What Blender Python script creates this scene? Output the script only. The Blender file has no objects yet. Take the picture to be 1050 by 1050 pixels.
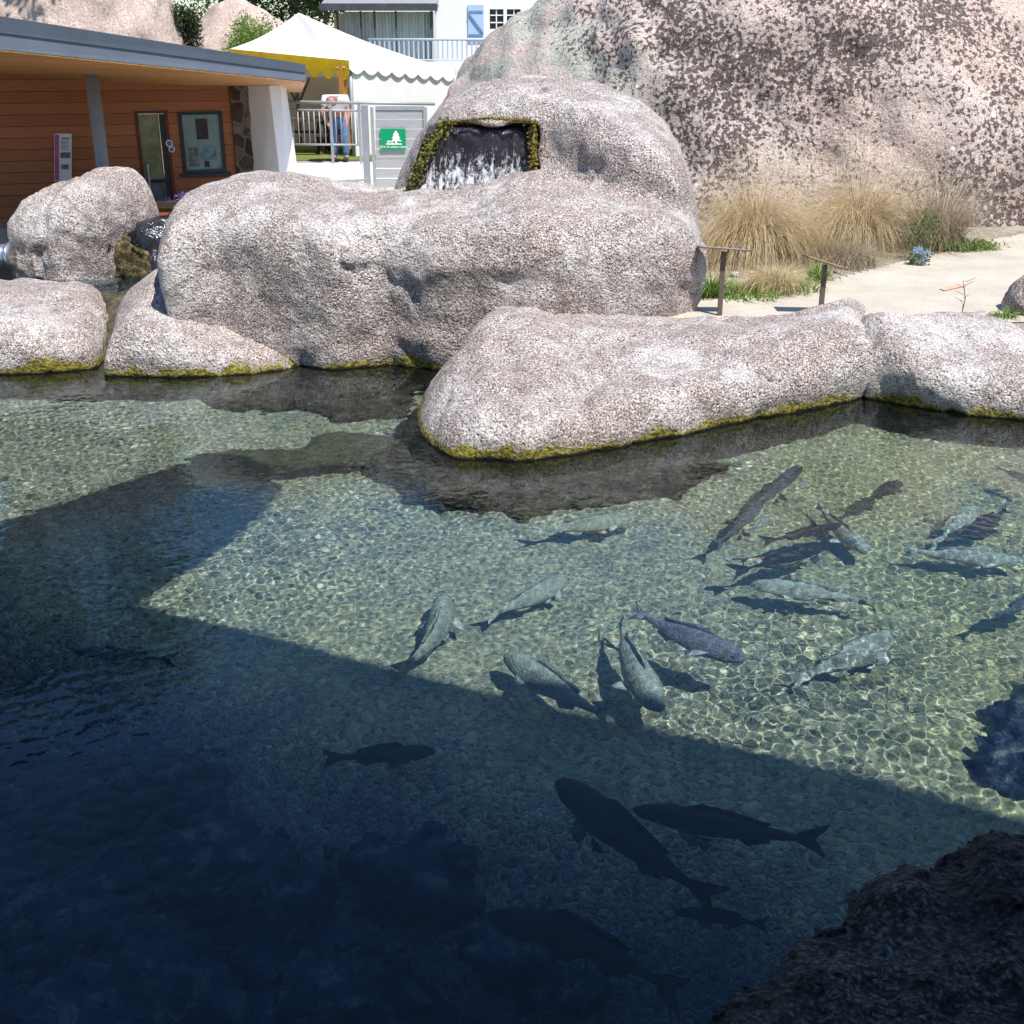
import bpy, math, random
import numpy as np
from mathutils import Vector, Matrix, Euler
S = bpy.context.scene
R = math.radians
random.seed(7); rng = np.random.default_rng(7)

# ------------------------------------------------------------------ camera, sky, sun, exposure
F0, PITCH, EYE = 1200.0, R(21.2), 3.2
cam = bpy.data.cameras.new('camera'); cam_o = bpy.data.objects.new('camera', cam); S.collection.objects.link(cam_o)
cam_o.location = (0, 0, EYE); cam_o.rotation_euler = (math.pi/2 - PITCH, 0, 0)
cam.sensor_width = 36; cam.lens = 36*F0/1050; cam.clip_start = .05; cam.clip_end = 3000
S.camera = cam_o
SUN_EL, SUN_AZ = R(61), R(140)           # azimuth: clockwise from +Y
to_sun = Vector((math.sin(SUN_AZ)*math.cos(SUN_EL), math.cos(SUN_AZ)*math.cos(SUN_EL), math.sin(SUN_EL)))
w = bpy.data.worlds.new('World'); S.world = w; w.use_nodes = True
sky = w.node_tree.nodes.new('ShaderNodeTexSky'); sky.sky_type = 'NISHITA'; sky.sun_disc = False
sky.sun_elevation = SUN_EL; sky.sun_rotation = SUN_AZ; sky.air_density = 1.5; sky.dust_density = 0; sky.ozone_density = 10.0
w.node_tree.links.new(sky.outputs[0], w.node_tree.nodes['Background'].inputs[0])
w.node_tree.nodes['Background'].inputs[1].default_value = .115
sl = bpy.data.lights.new('sun', 'SUN'); sl.energy = 4.9; sl.angle = R(.53); sl.color = (1, .955, .88)
sl.cycles.is_caustics_light = True
sun = bpy.data.objects.new('sun', sl); S.collection.objects.link(sun)
sun.rotation_euler = to_sun.to_track_quat('Z', 'Y').to_euler()
S.view_settings.view_transform = 'Standard'; S.view_settings.look = 'None'
S.view_settings.exposure = .5; S.view_settings.gamma = 1
S.cycles.max_bounces = 8; S.cycles.transmission_bounces = 6; S.cycles.diffuse_bounces = 3; S.cycles.glossy_bounces = 3
S.cycles.transparent_max_bounces = 8
S.cycles.sample_clamp_indirect = 6

# ------------------------------------------------------------------ picture geometry
cp, sp = math.cos(PITCH), math.sin(PITCH)
def ray(px, py):
    a, b = (px-525)/F0, -(py-525)/F0
    return np.array((a, cp + b*sp, -sp + b*cp))
def at(px, py, Y):
    d = ray(px, py); return np.array((0, 0, EYE)) + d*(Y/d[1])
def onz(px, py, z):
    d = ray(px, py); return np.array((0, 0, EYE)) + d*((z-EYE)/d[2])
def refr(d, n=1.33):
    d = d/np.linalg.norm(d); h = math.hypot(d[0], d[1])/n
    k = h/max(math.hypot(d[0], d[1]), 1e-9); return np.array((d[0]*k, d[1]*k, math.copysign(math.sqrt(1-h*h), d[2])))
def under(px, py, z):
    p = onz(px, py, 0); d = refr(ray(px, py)); return p + d*(z/d[2])
def W2(px, py, z=0): return tuple(onz(px, py, z)[:2])

# ------------------------------------------------------------------ noise / sdf helpers
_T = rng.random((64, 64, 64)).astype(np.float32)
def vn(p, sc, off=0.0):
    q = p*sc + off; i = np.floor(q).astype(np.int32); f = q-i; f = f*f*(3-2*f); i &= 63; j = (i+1) & 63
    x0, y0, z0, x1, y1, z1 = i[..., 0], i[..., 1], i[..., 2], j[..., 0], j[..., 1], j[..., 2]
    fx, fy, fz = f[..., 0], f[..., 1], f[..., 2]
    a = _T[x0, y0, z0]*(1-fx)+_T[x1, y0, z0]*fx; b = _T[x0, y1, z0]*(1-fx)+_T[x1, y1, z0]*fx
    c = _T[x0, y0, z1]*(1-fx)+_T[x1, y0, z1]*fx; d = _T[x0, y1, z1]*(1-fx)+_T[x1, y1, z1]*fx
    return ((a*(1-fy)+b*fy)*(1-fz) + (c*(1-fy)+d*fy)*fz)*2-1
def fbm(p, sc, n=3, off=0.0):
    r = 0; a = 1
    for k in range(n): r = r + a*vn(p, sc*2**k, off+k*17.3); a *= .5
    return r
def polysdf(X, Y, P):
    P = np.array(P, float); d = np.full(X.shape, 1e9); s = np.ones(X.shape)
    for k in range(len(P)):
        a, b = P[k], P[k-1]; e = b-a; wx, wy = X-a[0], Y-a[1]
        t = np.clip((wx*e[0]+wy*e[1])/max(e@e, 1e-9), 0, 1); d = np.minimum(d, (wx-e[0]*t)**2+(wy-e[1]*t)**2)
        c1, c2, c3 = Y >= a[1], Y < b[1], e[0]*wy > e[1]*wx
        s = np.where((c1 & c2 & c3) | (~c1 & ~c2 & ~c3), -s, s)
    return s*np.sqrt(d)
def rmax(a, b, r):
    return np.minimum(-r, np.maximum(a, b)) + np.sqrt(np.maximum(a+r, 0)**2+np.maximum(b+r, 0)**2)
def smin(a, b, k):
    h = np.clip(.5+.5*(b-a)/k, 0, 1); return b*(1-h)+a*h-k*h*(1-h)
def surface_nets(Fv, org, h):
    sh = Fv.shape; neg = Fv < 0; c = [s-1 for s in sh]
    cs = {}
    for dx in (0, 1):
        for dy in (0, 1):
            for dz in (0, 1): cs[dx, dy, dz] = (slice(dx, dx+c[0]), slice(dy, dy+c[1]), slice(dz, dz+c[2]))
    cnt = sum(neg[v].astype(np.int8) for v in cs.values()); act = (cnt > 0) & (cnt < 8)
    idx = np.argwhere(act); acc = np.zeros((len(idx), 3)); num = np.zeros(len(idx))
    for a in cs:
        for ax in range(3):
            if a[ax]: continue
            b = list(a); b[ax] = 1
            fa = Fv[idx[:, 0]+a[0], idx[:, 1]+a[1], idx[:, 2]+a[2]]; fb = Fv[idx[:, 0]+b[0], idx[:, 1]+b[1], idx[:, 2]+b[2]]
            m = (fa < 0) != (fb < 0); t = np.where(m, fa/np.where(m, fa-fb, 1), 0)
            p = np.array(a, float)[None].repeat(len(idx), 0); p[:, ax] += t
            acc[m] += p[m]; num[m] += 1
    V = (idx + acc/num[:, None])*h + np.array(org)
    vid = np.full(c, -1, np.int64); vid[act] = np.arange(len(idx)); quads = []
    for ax in range(3):
        u, v = (ax+1) % 3, (ax+2) % 3
        s0 = [slice(None)]*3; s1 = [slice(None)]*3; s0[ax] = slice(0, sh[ax]-1); s1[ax] = slice(1, sh[ax])
        a, b = neg[tuple(s0)], neg[tuple(s1)]
        for flag, (m) in ((0, a & ~b), (1, ~a & b)):
            e = np.argwhere(m); ok = (e[:, u] > 0) & (e[:, v] > 0) & (e[:, u] < c[u]) & (e[:, v] < c[v]); e = e[ok]
            q = []
            for du, dv in ((1, 1), (0, 1), (0, 0), (1, 0)):
                k = e.copy(); k[:, u] -= du; k[:, v] -= dv; q.append(vid[k[:, 0], k[:, 1], k[:, 2]])
            q = np.stack(q, 1); quads.append(q if not flag else q[:, ::-1])
    return V, np.concatenate(quads)

# ------------------------------------------------------------------ object helpers
def mesh_obj(name, V, Fc, mat, parent=None, smooth=True, recv=False):
    me = bpy.data.meshes.new(name)
    V = np.asarray(V, float)
    if parent is not None:
        q, off = parent, np.zeros(3)
        while q: off += np.array(q.location); q = q.parent
        V = V-off
    if isinstance(Fc, np.ndarray):
        n, k = Fc.shape; me.vertices.add(len(V)); me.vertices.foreach_set('co', V.ravel())
        me.loops.add(n*k); me.loops.foreach_set('vertex_index', Fc.ravel().astype(np.int32))
        me.polygons.add(n); me.polygons.foreach_set('loop_start', np.arange(0, n*k, k, dtype=np.int32)); me.update(calc_edges=True); me.validate()
    else:
        me.from_pydata([tuple(v) for v in V], [], Fc)
    me.polygons.foreach_set('use_smooth', [smooth]*len(me.polygons))
    o = bpy.data.objects.new(name, me); S.collection.objects.link(o)
    if mat: me.materials.append(mat)
    if parent: o.parent = parent
    if recv: o.cycles.is_caustics_receiver = True
    return o
def tag(o, label=None, cat=None, group=None, kind=None):
    for k, v in (('label', label), ('category', cat), ('group', group), ('kind', kind)):
        if v: o[k] = v
    return o
def empty(name, loc, label, cat, group=None):
    o = bpy.data.objects.new(name, None); S.collection.objects.link(o); o.location = [float(x) for x in loc]; o.empty_display_size = .1
    return tag(o, label, cat, group)
def copy_tree(o, parent=None):
    c = o.copy(); S.collection.objects.link(c); c.parent = parent
    for ch in list(o.children): copy_tree(ch, c)
    return c
class MB:
    def __init__(s): s.V = []; s.F = []
    def add(s, V, F):
        n = len(s.V); s.V += [tuple(map(float, v)) for v in V]; s.F += [tuple(n+i for i in f) for f in F]; return s
    def hexa(s, b, t):                      # bottom quad, top quad (same winding)
        n = len(b); F = [tuple(reversed(range(n))), tuple(range(n, 2*n))]
        F += [(i, (i+1) % n, n+(i+1) % n, n+i) for i in range(n)]
        return s.add(list(b)+list(t), F)
    def box(s, c, d, rot=None):
        V = [Vector((sx*d[0]/2, sy*d[1]/2, sz*d[2]/2)) for sz in (-1, 1) for sx, sy in ((-1, -1), (1, -1), (1, 1), (-1, 1))]
        if rot is not None: V = [rot @ v for v in V]
        V = [v+Vector(c) for v in V]; return s.hexa(V[:4], V[4:])
    def tube(s, P, rad, n=10, cap=True):
        P = [Vector(p) for p in P]; rad = rad if isinstance(rad, (list, tuple)) else [rad]*len(P); rings = []
        for i, p in enumerate(P):
            t = (P[min(i+1, len(P)-1)]-P[max(i-1, 0)]).normalized(); u = t.cross(Vector((0, 0, 1)))
            if u.length < .1: u = t.cross(Vector((0, 1, 0)))
            u.normalize(); v = t.cross(u)
            rings.append([p+(u*math.cos(k*2*math.pi/n)+v*math.sin(k*2*math.pi/n))*rad[i] for k in range(n)])
        V = sum(rings, []); F = [(i*n+k, i*n+(k+1) % n, (i+1)*n+(k+1) % n, (i+1)*n+k) for i in range(len(P)-1) for k in range(n)]
        if cap: F += [tuple(reversed(range(n))), tuple(range((len(P)-1)*n, len(P)*n))]
        return s.add(V, F)
    def plate(s, P, th, nrm=None):          # polygon thickened along its normal
        P = [Vector(p) for p in P]; nn = Vector(nrm) if nrm is not None else (P[1]-P[0]).cross(P[2]-P[0]).normalized()
        return s.hexa([p-nn*th for p in P], P)
    def ell(s, c, r, nu=12, nv=8):
        V = []; F = []
        for j in range(nv+1):
            a = math.pi*j/nv
            for i in range(nu): b = 2*math.pi*i/nu; V.append((c[0]+r[0]*math.sin(a)*math.cos(b), c[1]+r[1]*math.sin(a)*math.sin(b), c[2]+r[2]*math.cos(a)))
        for j in range(nv):
            for i in range(nu): F.append((j*nu+i, (j+1)*nu+i, (j+1)*nu+(i+1) % nu, j*nu+(i+1) % nu))
        return s.add(V, F)
    def build(s, name, mat, parent=None, smooth=False, recv=False): return mesh_obj(name, s.V, s.F, mat, parent, smooth, recv)

# ------------------------------------------------------------------ materials
class NT:
    def __init__(s, name):
        s.m = bpy.data.materials.new(name); s.m.use_nodes = True; s.t = s.m.node_tree; s.b = s.t.nodes['Principled BSDF']; s.pos = None
    def n(s, typ, **kw):
        x = s.t.nodes.new(typ)
        for k, v in kw.items():
            if hasattr(x, k): setattr(x, k, v)
        return x
    def L(s, a, b): s.t.links.new(a, b)
    def P(s):
        if s.pos is None: s.pos = s.n('ShaderNodeNewGeometry').outputs['Position']
        return s.pos
    def noise(s, sc, det=3, rough=.55, vec=None, out='Fac', dist=0):
        x = s.n('ShaderNodeTexNoise'); x.inputs['Scale'].default_value = sc; x.inputs['Detail'].default_value = det; x.inputs['Roughness'].default_value = rough
        x.inputs['Distortion'].default_value = dist; s.L(vec or s.P(), x.inputs['Vector']); return x.outputs[out]
    def voro(s, sc, feat='F1', vec=None, out='Distance', rnd=1):
        x = s.n('ShaderNodeTexVoronoi'); x.feature = feat; x.inputs['Scale'].default_value = sc; x.inputs['Randomness'].default_value = rnd
        s.L(vec or s.P(), x.inputs['Vector']); return x.outputs[out]
    def mapping(s, scale, rot=(0, 0, 0), vec=None):
        x = s.n('ShaderNodeMapping'); x.inputs['Scale'].default_value = scale; x.inputs['Rotation'].default_value = rot; s.L(vec or s.P(), x.inputs['Vector']); return x.outputs[0]
    def ramp(s, f, stops, interp='LINEAR'):
        x = s.n('ShaderNodeValToRGB'); x.color_ramp.interpolation = interp; e = x.color_ramp.elements
        while len(e) < len(stops): e.new(.5)
        for k, (p, c) in enumerate(stops):
            e[k].position = p; e[k].color = (c, c, c, 1) if not isinstance(c, tuple) else (*c, 1)
        s.L(f, x.inputs[0]); return x.outputs[0]
    def mix(s, f, a, b, mode='MIX'):
        x = s.n('ShaderNodeMix'); x.data_type = 'RGBA'; x.blend_type = mode
        for sock, v in ((x.inputs[0], f), (x.inputs[6], a), (x.inputs[7], b)):
            if isinstance(v, (int, float)): sock.default_value = v if sock.type == 'VALUE' else (v, v, v, 1)
            elif isinstance(v, tuple): sock.default_value = (*v, 1)
            else: s.L(v, sock)
        return x.outputs[2]
    def math(s, op, a, b=0.0, c=None):
        x = s.n('ShaderNodeMath', operation=op)
        for k, v in enumerate((a, b) if c is None else (a, b, c)):
            if isinstance(v, (int, float)): x.inputs[k].default_value = v
            else: s.L(v, x.inputs[k])
        return x.outputs[0]
    def sep(s, k='Z', vec=None):
        x = s.n('ShaderNodeSeparateXYZ'); s.L(vec or s.P(), x.inputs[0]); return x.outputs[k]
    def mapr(s, v, a, b, c=0., d=1.):
        x = s.n('ShaderNodeMapRange'); s.L(v, x.inputs[0])
        for k, q in enumerate((a, b, c, d)): x.inputs[k+1].default_value = q
        x.interpolation_type = 'SMOOTHSTEP'; return x.outputs[0]
    def island(s): return s.n('ShaderNodeNewGeometry').outputs['Random Per Island']
    def bump(s, h, dist=.01, st=1.):
        x = s.n('ShaderNodeBump'); x.inputs['Distance'].default_value = dist; x.inputs['Strength'].default_value = st; s.L(h, x.inputs['Height']); s.L(x.outputs[0], s.b.inputs['Normal'])
    def fin(s, col=None, rough=.6, spec=.3, metal=0.):
        if col is not None:
            if isinstance(col, tuple): s.b.inputs['Base Color'].default_value = (*col, 1)
            else: s.L(col, s.b.inputs['Base Color'])
        if isinstance(rough, (int, float)): s.b.inputs['Roughness'].default_value = rough
        else: s.L(rough, s.b.inputs['Roughness'])
        s.b.inputs['Specular IOR Level'].default_value = spec; s.b.inputs['Metallic'].default_value = metal; return s.m

def plain(name, c, rough=.5, spec=.3, metal=0., var=.15, sc=6.):
    t = NT(name); f = t.noise(sc, 5, .65); c2 = tuple(x*(1-var) for x in c); c3 = tuple(min(1, x*(1+var)) for x in c)
    t.bump(t.noise(sc*12, 3), .002, .3)
    return t.fin(t.ramp(f, [(.3, c2), (.7, c3)]), rough, spec, metal)

def granite(name, pale=(.80, .73, .69), mid=(.375, .305, .275), dark=(.045, .038, .035), fine=60., moss=True):
    t = NT(name)
    f = t.noise(fine, 4, .68)
    sp_ = t.ramp(f, [(.385, dark), (.44, tuple(x*.55 for x in mid)), (.50, mid), (.545, tuple(x*1.3 for x in mid)), (.60, pale)])
    weather = t.noise(1.3, 6, .66, dist=.4); streak = t.noise(7, 5, .66)
    crust = t.ramp(t.math('ADD', t.math('MULTIPLY', weather, .75), t.math('MULTIPLY', t.noise(30, 4, .7), .35)), [(.52, .0), (.65, .65)])
    col = t.mix(crust, sp_, t.mix(.30, sp_, (.86, .82, .80)))
    col = t.mix(crust, col, t.mix(t.ramp(f, [(.40, .0), (.50, .85)]), col, (.80, .765, .745)))
    col = t.mix(t.ramp(streak, [(.33, .6), (.50, .0)]), col, tuple(x*.5 for x in mid))
    col = t.mix(t.ramp(t.noise(.8, 4, .6, dist=.6), [(.45, 0.), (.70, .55)]), col, t.mix(.5, col, (.20, .16, .14)))
    h = t.math('ADD', t.math('MULTIPLY', f, .40), t.math('ADD', t.math('MULTIPLY', t.noise(20, 4, .65), .9), t.math('MULTIPLY', t.noise(5, 4), .8)))
    pit = t.ramp(t.voro(16, vec=t.mapping((1, 1, 1.3))), [(.08, 0.), (.32, 1.)]); h = t.math('ADD', h, t.math('MULTIPLY', pit, .35))
    t.bump(h, .05, .9)
    if moss:
        n = t.noise(5.5, 5, .72); n2 = t.noise(1.7, 3, .6)
        z = t.math('ADD', t.sep('Z'), t.math('MULTIPLY', t.math('SUBTRACT', n, .5), -.30))
        z = t.math('ADD', z, t.math('MULTIPLY', t.math('SUBTRACT', n2, .5), -.34))
        mcol = t.ramp(t.noise(30, 5, .75), [(.3, (.035, .028, .012)), (.45, (.12, .10, .02)), (.56, (.28, .245, .04)), (.7, (.42, .37, .11))])
        damp = t.mix(.6, col, (.13, .115, .06), 'MULTIPLY'); damp = t.mix(.35, col, (.10, .085, .04))
        col = t.mix(t.mapr(z, .08, .19), damp, col)
        col = t.mix(t.mapr(z, .055, .095), mcol, col)
        z2 = t.math('ADD', t.sep('Z'), t.math('MULTIPLY', t.math('SUBTRACT', n, .5), -.10))
        col = t.mix(t.mapr(z2, .006, .034), (.014, .011, .009), col)
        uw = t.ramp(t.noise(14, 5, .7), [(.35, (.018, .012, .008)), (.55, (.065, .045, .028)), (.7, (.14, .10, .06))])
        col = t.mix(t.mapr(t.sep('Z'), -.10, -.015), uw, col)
    return t.fin(col, .8, .22)
M = {}
M['granite'] = granite('granite')
M['granite_dry'] = granite('granite_dry', moss=False)
def near_granite():
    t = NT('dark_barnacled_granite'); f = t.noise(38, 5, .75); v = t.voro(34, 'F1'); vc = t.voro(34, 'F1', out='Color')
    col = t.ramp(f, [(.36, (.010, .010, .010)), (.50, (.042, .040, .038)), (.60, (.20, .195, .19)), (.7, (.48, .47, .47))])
    sh = t.math('MULTIPLY', t.ramp(v, [(.18, 1.), (.42, 0.)]), t.ramp(t.sep('X', vc), [(.45, 0.), (.6, .8)]))
    col = t.mix(sh, col, (.26, .25, .25)); col = t.mix(t.ramp(t.noise(2.2, 4), [(.4, .75), (.62, 0.)]), col, (.02, .018, .014))
    t.bump(t.math('ADD', t.math('MULTIPLY', v, -.8), t.math('MULTIPLY', t.noise(16, 5, .75), 1.4)), .09, 1.); return t.fin(col, .6, .4)
M['near_rock'] = near_granite()
def lichen_rock():
    t = NT('pink_granite_with_lichen'); f = t.noise(34, 3, .6)
    base = t.ramp(f, [(.36, (.27, .195, .165)), (.5, (.46, .34, .29)), (.62, (.58, .46, .405))])
    pv = t.noise(.45, 4, .6); base = t.mix(t.ramp(pv, [(.42, 0.), (.6, .8)]), base, t.mix(.5, base, (.58, .52, .49)))
    grn = t.math('MULTIPLY', t.ramp(t.noise(1.0, 5, .65, dist=.5), [(.42, 0.), (.52, 1.)]), t.ramp(t.noise(11, 4, .7), [(.38, .3), (.52, 1.)]))
    xm = t.mapr(t.math('ADD', t.sep('X'), t.math('MULTIPLY', t.noise(.5, 2), 1.5)), 1.6, 4.2, 1., .25)
    col = t.mix(t.math('MULTIPLY', grn, xm), base, t.ramp(f, [(.4, (.25, .26, .22)), (.6, (.46, .47, .41))]))
    big = t.noise(.42, 4, .6); sm = t.math('ADD', t.math('MULTIPLY', t.noise(15., 5, .6, dist=.2), .78), t.math('MULTIPLY', t.noise(3.4, 3, .55), .22))
    # dark lichen: densest in the upper middle and towards the foot on the right
    cx = t.mapr(t.sep('X'), .2, 3.5, -.09, .03); cr = t.math('MULTIPLY', t.mapr(t.math('ADD', t.sep('X'), t.math('MULTIPLY', t.sep('Z'), .45)), 9.2, 10.6, 0., -.22), 1.)
    th = t.math('ADD', t.math('ADD', t.math('MULTIPLY', t.math('SUBTRACT', big, .5), .50), sm), t.math('ADD', cx, cr))
    lm = t.ramp(th, [(.545, 0.), (.585, 1.)])
    col = t.mix(lm, col, t.ramp(t.noise(25, 3), [(.35, (.055, .041, .039)), (.65, (.15, .115, .105))]))
    wh = t.ramp(t.voro(1.5), [(.045, 1.), (.075, 0.)]); col = t.mix(t.math('MULTIPLY', wh, .8), col, (.75, .75, .70))
    t.bump(t.math('ADD', t.math('MULTIPLY', f, .3), t.math('ADD', t.noise(9, 4, .6), t.math('MULTIPLY', lm, .25))), .05, .8)
    return t.fin(col, .85, .2)
M['lichen'] = lichen_rock()
def pink_rock():
    t = NT('weathered_pink_granite'); f = t.noise(28, 3); c = t.ramp(f, [(.36, (.36, .27, .23)), (.5, (.52, .40, .345)), (.62, (.62, .51, .455))])
    s = t.noise(1.0, 5, .6, vec=t.mapping((1.6, 1.6, .35))); c = t.mix(t.ramp(s, [(.35, .55), (.6, 0.)]), c, (.24, .19, .165))
    t.bump(t.noise(8, 5, .6), .05, .7); return t.fin(c, .85, .2)
M['pink'] = pink_rock()
def gravel():
    t = NT('pebble_bed'); p = t.mapping((1, 1, .3)); wob = t.noise(9, 2, .5, out='Color')
    mixv = t.n('ShaderNodeVectorMath', operation='MULTIPLY_ADD'); t.L(wob, mixv.inputs[0]); mixv.inputs[1].default_value = (.05, .05, .05); t.L(p, mixv.inputs[2])
    v = mixv.outputs[0]; vc = t.voro(29, 'F1', v, 'Color'); ve = t.voro(29, 'DISTANCE_TO_EDGE', v); vs = t.voro(48, 'F1', v, 'Color'); vse = t.voro(48, 'DISTANCE_TO_EDGE', v)
    r = t.sep('X', vc); r2 = t.sep('Y', vc); r3 = t.sep('X', vs)
    peb = t.ramp(r, [(0, (.25, .23, .15)), (.3, (.34, .315, .205)), (.6, (.42, .385, .25)), (.93, (.52, .47, .31)), (.985, (.52, .50, .40)), (1, (.44, .29, .17))])
    small = t.ramp(r3, [(0, (.10, .11, .08)), (.5, (.24, .25, .19)), (1, (.42, .40, .32))])
    col = t.mix(t.ramp(r2, [(.55, 0.), (.58, 1.)]), peb, small)
    alg = t.ramp(t.noise(.55, 4, .6), [(.46, 0.), (.68, .5)])
    xa = t.mapr(t.sep('X'), 1.2, 3.2)
    col = t.mix(t.math('MAXIMUM', alg, t.math('MULTIPLY', xa, .85)), col, t.mix(.55, col, (.34, .32, .10)))
    col = t.mix(t.ramp(t.noise(2.2, 4, .6), [(.3, .45), (.55, 0.)]), col, (.10, .115, .085))
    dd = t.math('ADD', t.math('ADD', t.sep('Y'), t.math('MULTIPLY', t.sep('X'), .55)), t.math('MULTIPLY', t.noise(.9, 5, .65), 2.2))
    col = t.mix(t.mapr(dd, 5.1, 7.0), t.mix(.8, t.mix(.85, col, (.12, .20, .36), 'MULTIPLY'), (.022, .050, .150)), col)  # near deep zone painted navy for shaded water and sky reflection
    h = t.math('ADD', t.math('MULTIPLY', t.ramp(ve, [(0, 0.), (.35, 1.)]), .8), t.math('MULTIPLY', t.ramp(vse, [(0, 0.), (.3, 1.)]), .3))
    t.bump(h, .02, .8); return t.fin(col, .75, .2)
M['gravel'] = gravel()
def water_mat(name, tint=(.83, .95, 1.0), rough=0.):
    t = NT(name); t.t.nodes.remove(t.b); g = t.n('ShaderNodeBsdfGlass'); g.inputs['IOR'].default_value = 1.333; g.inputs['Roughness'].default_value = rough
    g.inputs['Color'].default_value = (*tint, 1); t.L(g.outputs[0], t.t.nodes['Material Output'].inputs[0]); return t.m
M['water'] = water_mat('pool_water')
def soil():
    t = NT('sandy_soil'); f = t.noise(5, 6, .65); c = t.ramp(f, [(.3, (.24, .20, .15)), (.7, (.42, .37, .30))])
    c = t.mix(t.ramp(t.voro(24), [(.1, .8), (.3, 0.)]), c, (.5, .46, .41)); t.bump(t.noise(18, 5, .7), .04); return t.fin(c, .9, .1)
M['soil'] = soil()
def sand_path():
    t = NT('pale_compacted_sand'); f = t.noise(1.6, 6, .6); c = t.ramp(f, [(.3, (.45, .405, .34)), (.7, (.57, .52, .44))])
    c = t.mix(t.ramp(t.noise(60, 3, .7), [(.36, .6), (.5, 0.)]), c, (.34, .28, .21)); t.bump(t.noise(45, 4, .7), .012); return t.fin(c, .9, .1)
M['sand'] = sand_path()
M['concrete_grey'] = plain('grey_concrete', (.30, .29, .28), .9, .1)
M['concrete'] = plain('white_concrete', (.74, .73, .70), .85, .1, var=.06, sc=1.5)
def lawn_m():
    t = NT('short_grass'); c = t.ramp(t.noise(3, 6, .7), [(.3, (.10, .13, .03)), (.55, (.19, .22, .06)), (.8, (.33, .30, .12))]); t.bump(t.noise(60, 4), .03); return t.fin(c, .9, .1)
M['lawn'] = lawn_m()
def wood(name, a, b, plank=.145, axis='Z'):
    t = NT(name); z = t.sep(axis); q = t.math('DIVIDE', z, plank); fr = t.math('FRACT', q); fl = t.math('FLOOR', q)
    wn = t.n('ShaderNodeTexWhiteNoise', noise_dimensions='1D'); t.L(fl, wn.inputs['W'])
    g = t.noise(4, 6, .65, vec=t.mapping((1.2, 1.2, 14) if axis == 'Z' else (14, 1.2, 14)))
    c = t.ramp(g, [(.3, a), (.7, b)]); c = t.mix(t.math('MULTIPLY', wn.outputs[0], .55), c, tuple(x*.6 for x in a))
    gap = t.ramp(fr, [(0, 0.), (.05, 1.)]); c = t.mix(gap, (.02, .008, .004), c)
    t.bump(t.math('ADD', gap, t.math('MULTIPLY', g, .3)), .008); return t.fin(c, .55, .3)
M['cladding'] = wood('red_cedar_cladding', (.33, .112, .045), (.47, .18, .075), .17)
M['door_wood'] = plain('dark_red_door_wood', (.11, .035, .015), .5, .3, 0, .2, 8.)
M['soffit'] = wood('varnished_pine_soffit', (.50, .25, .09), (.66, .36, .15), .14, 'Y')
M['zinc'] = plain('blue_grey_zinc', (.085, .105, .135), .55, .3, .0, .12, 2.)
M['zinc_light'] = plain('pale_zinc_flashing', (.14, .17, .22), .55, .3, .0, .1, 2.)
M['grey_paint'] = plain('grey_painted_steel', (.25, .27, .30), .5, .4, 0, .1, 3.)
M['galv'] = plain('galvanised_steel', (.33, .345, .36), .5, .4, .2, .1, 8.)
M['greyboard'] = wood('grey_weathered_boards', (.36, .36, .365), (.50, .50, .51), 5.)
M['render'] = plain('white_render', (.78, .78, .77), .85, .15, 0, .04, 2.)
def canvas(name, c, tl=.3):
    t = NT(name); t.bump(t.noise(2.5, 4, .5, vec=t.mapping((1, 1, .3))), .06, .6); f = t.ramp(t.noise(1.5, 4), [(.3, tuple(x*.93 for x in c)), (.7, c)]); t.fin(f, .7, .2)
    tr = t.n('ShaderNodeBsdfTranslucent'); t.L(f, tr.inputs[0]); mx = t.n('ShaderNodeMixShader'); mx.inputs[0].default_value = tl
    t.L(t.b.outputs[0], mx.inputs[1]); t.L(tr.outputs[0], mx.inputs[2]); t.L(mx.outputs[0], t.t.nodes['Material Output'].inputs[0]); return t.m
M['cream'] = canvas('cream_canvas', (.74, .66, .52)); M['white_canvas'] = canvas('white_canvas', (.90, .885, .85), .16); M['yellow'] = canvas('yellow_canvas', (.95, .72, .05), .55); M['orange'] = canvas('orange_canvas', (.58, .27, .05))
M['darkwood'] = plain('dark_brown_wood', (.075, .05, .036), .7, .2, 0, .3, 5.)
M['glass_dark'] = plain('dark_glass', (.035, .045, .042), .06, .6, 0, .2, 1.)
M['glass_low'] = plain('door_glass_grey_reflection', (.13, .16, .16), .08, .6, 0, .5, 2.5); M['glass_high'] = plain('door_glass_green_reflection', (.20, .22, .11), .08, .6, 0, .45, 3.)  # green and grey reflections painted into the upper and lower door panes
M['black'] = plain('black_metal', (.02, .022, .024), .4, .4)
M['board_teal'] = plain('pale_teal_notice_glass', (.20, .30, .29), .12, .5, 0, .25, 1.6)
M['paper'] = plain('white_paper', (.72, .71, .70), .7, .2, 0, .04)
M['photo_grey'] = plain('grey_print', (.16, .16, .17), .5, .2, 0, .7, 14.); M['photo_pink'] = plain('magenta_print', (.42, .12, .24), .5, .2, 0, .3, 8.)
M['photo_dark'] = plain('dark_print', (.05, .035, .035), .5, .2, 0, .5, 9.)
M['blue_sticker'] = plain('blue_print', (.10, .16, .36), .4, .3)
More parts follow.
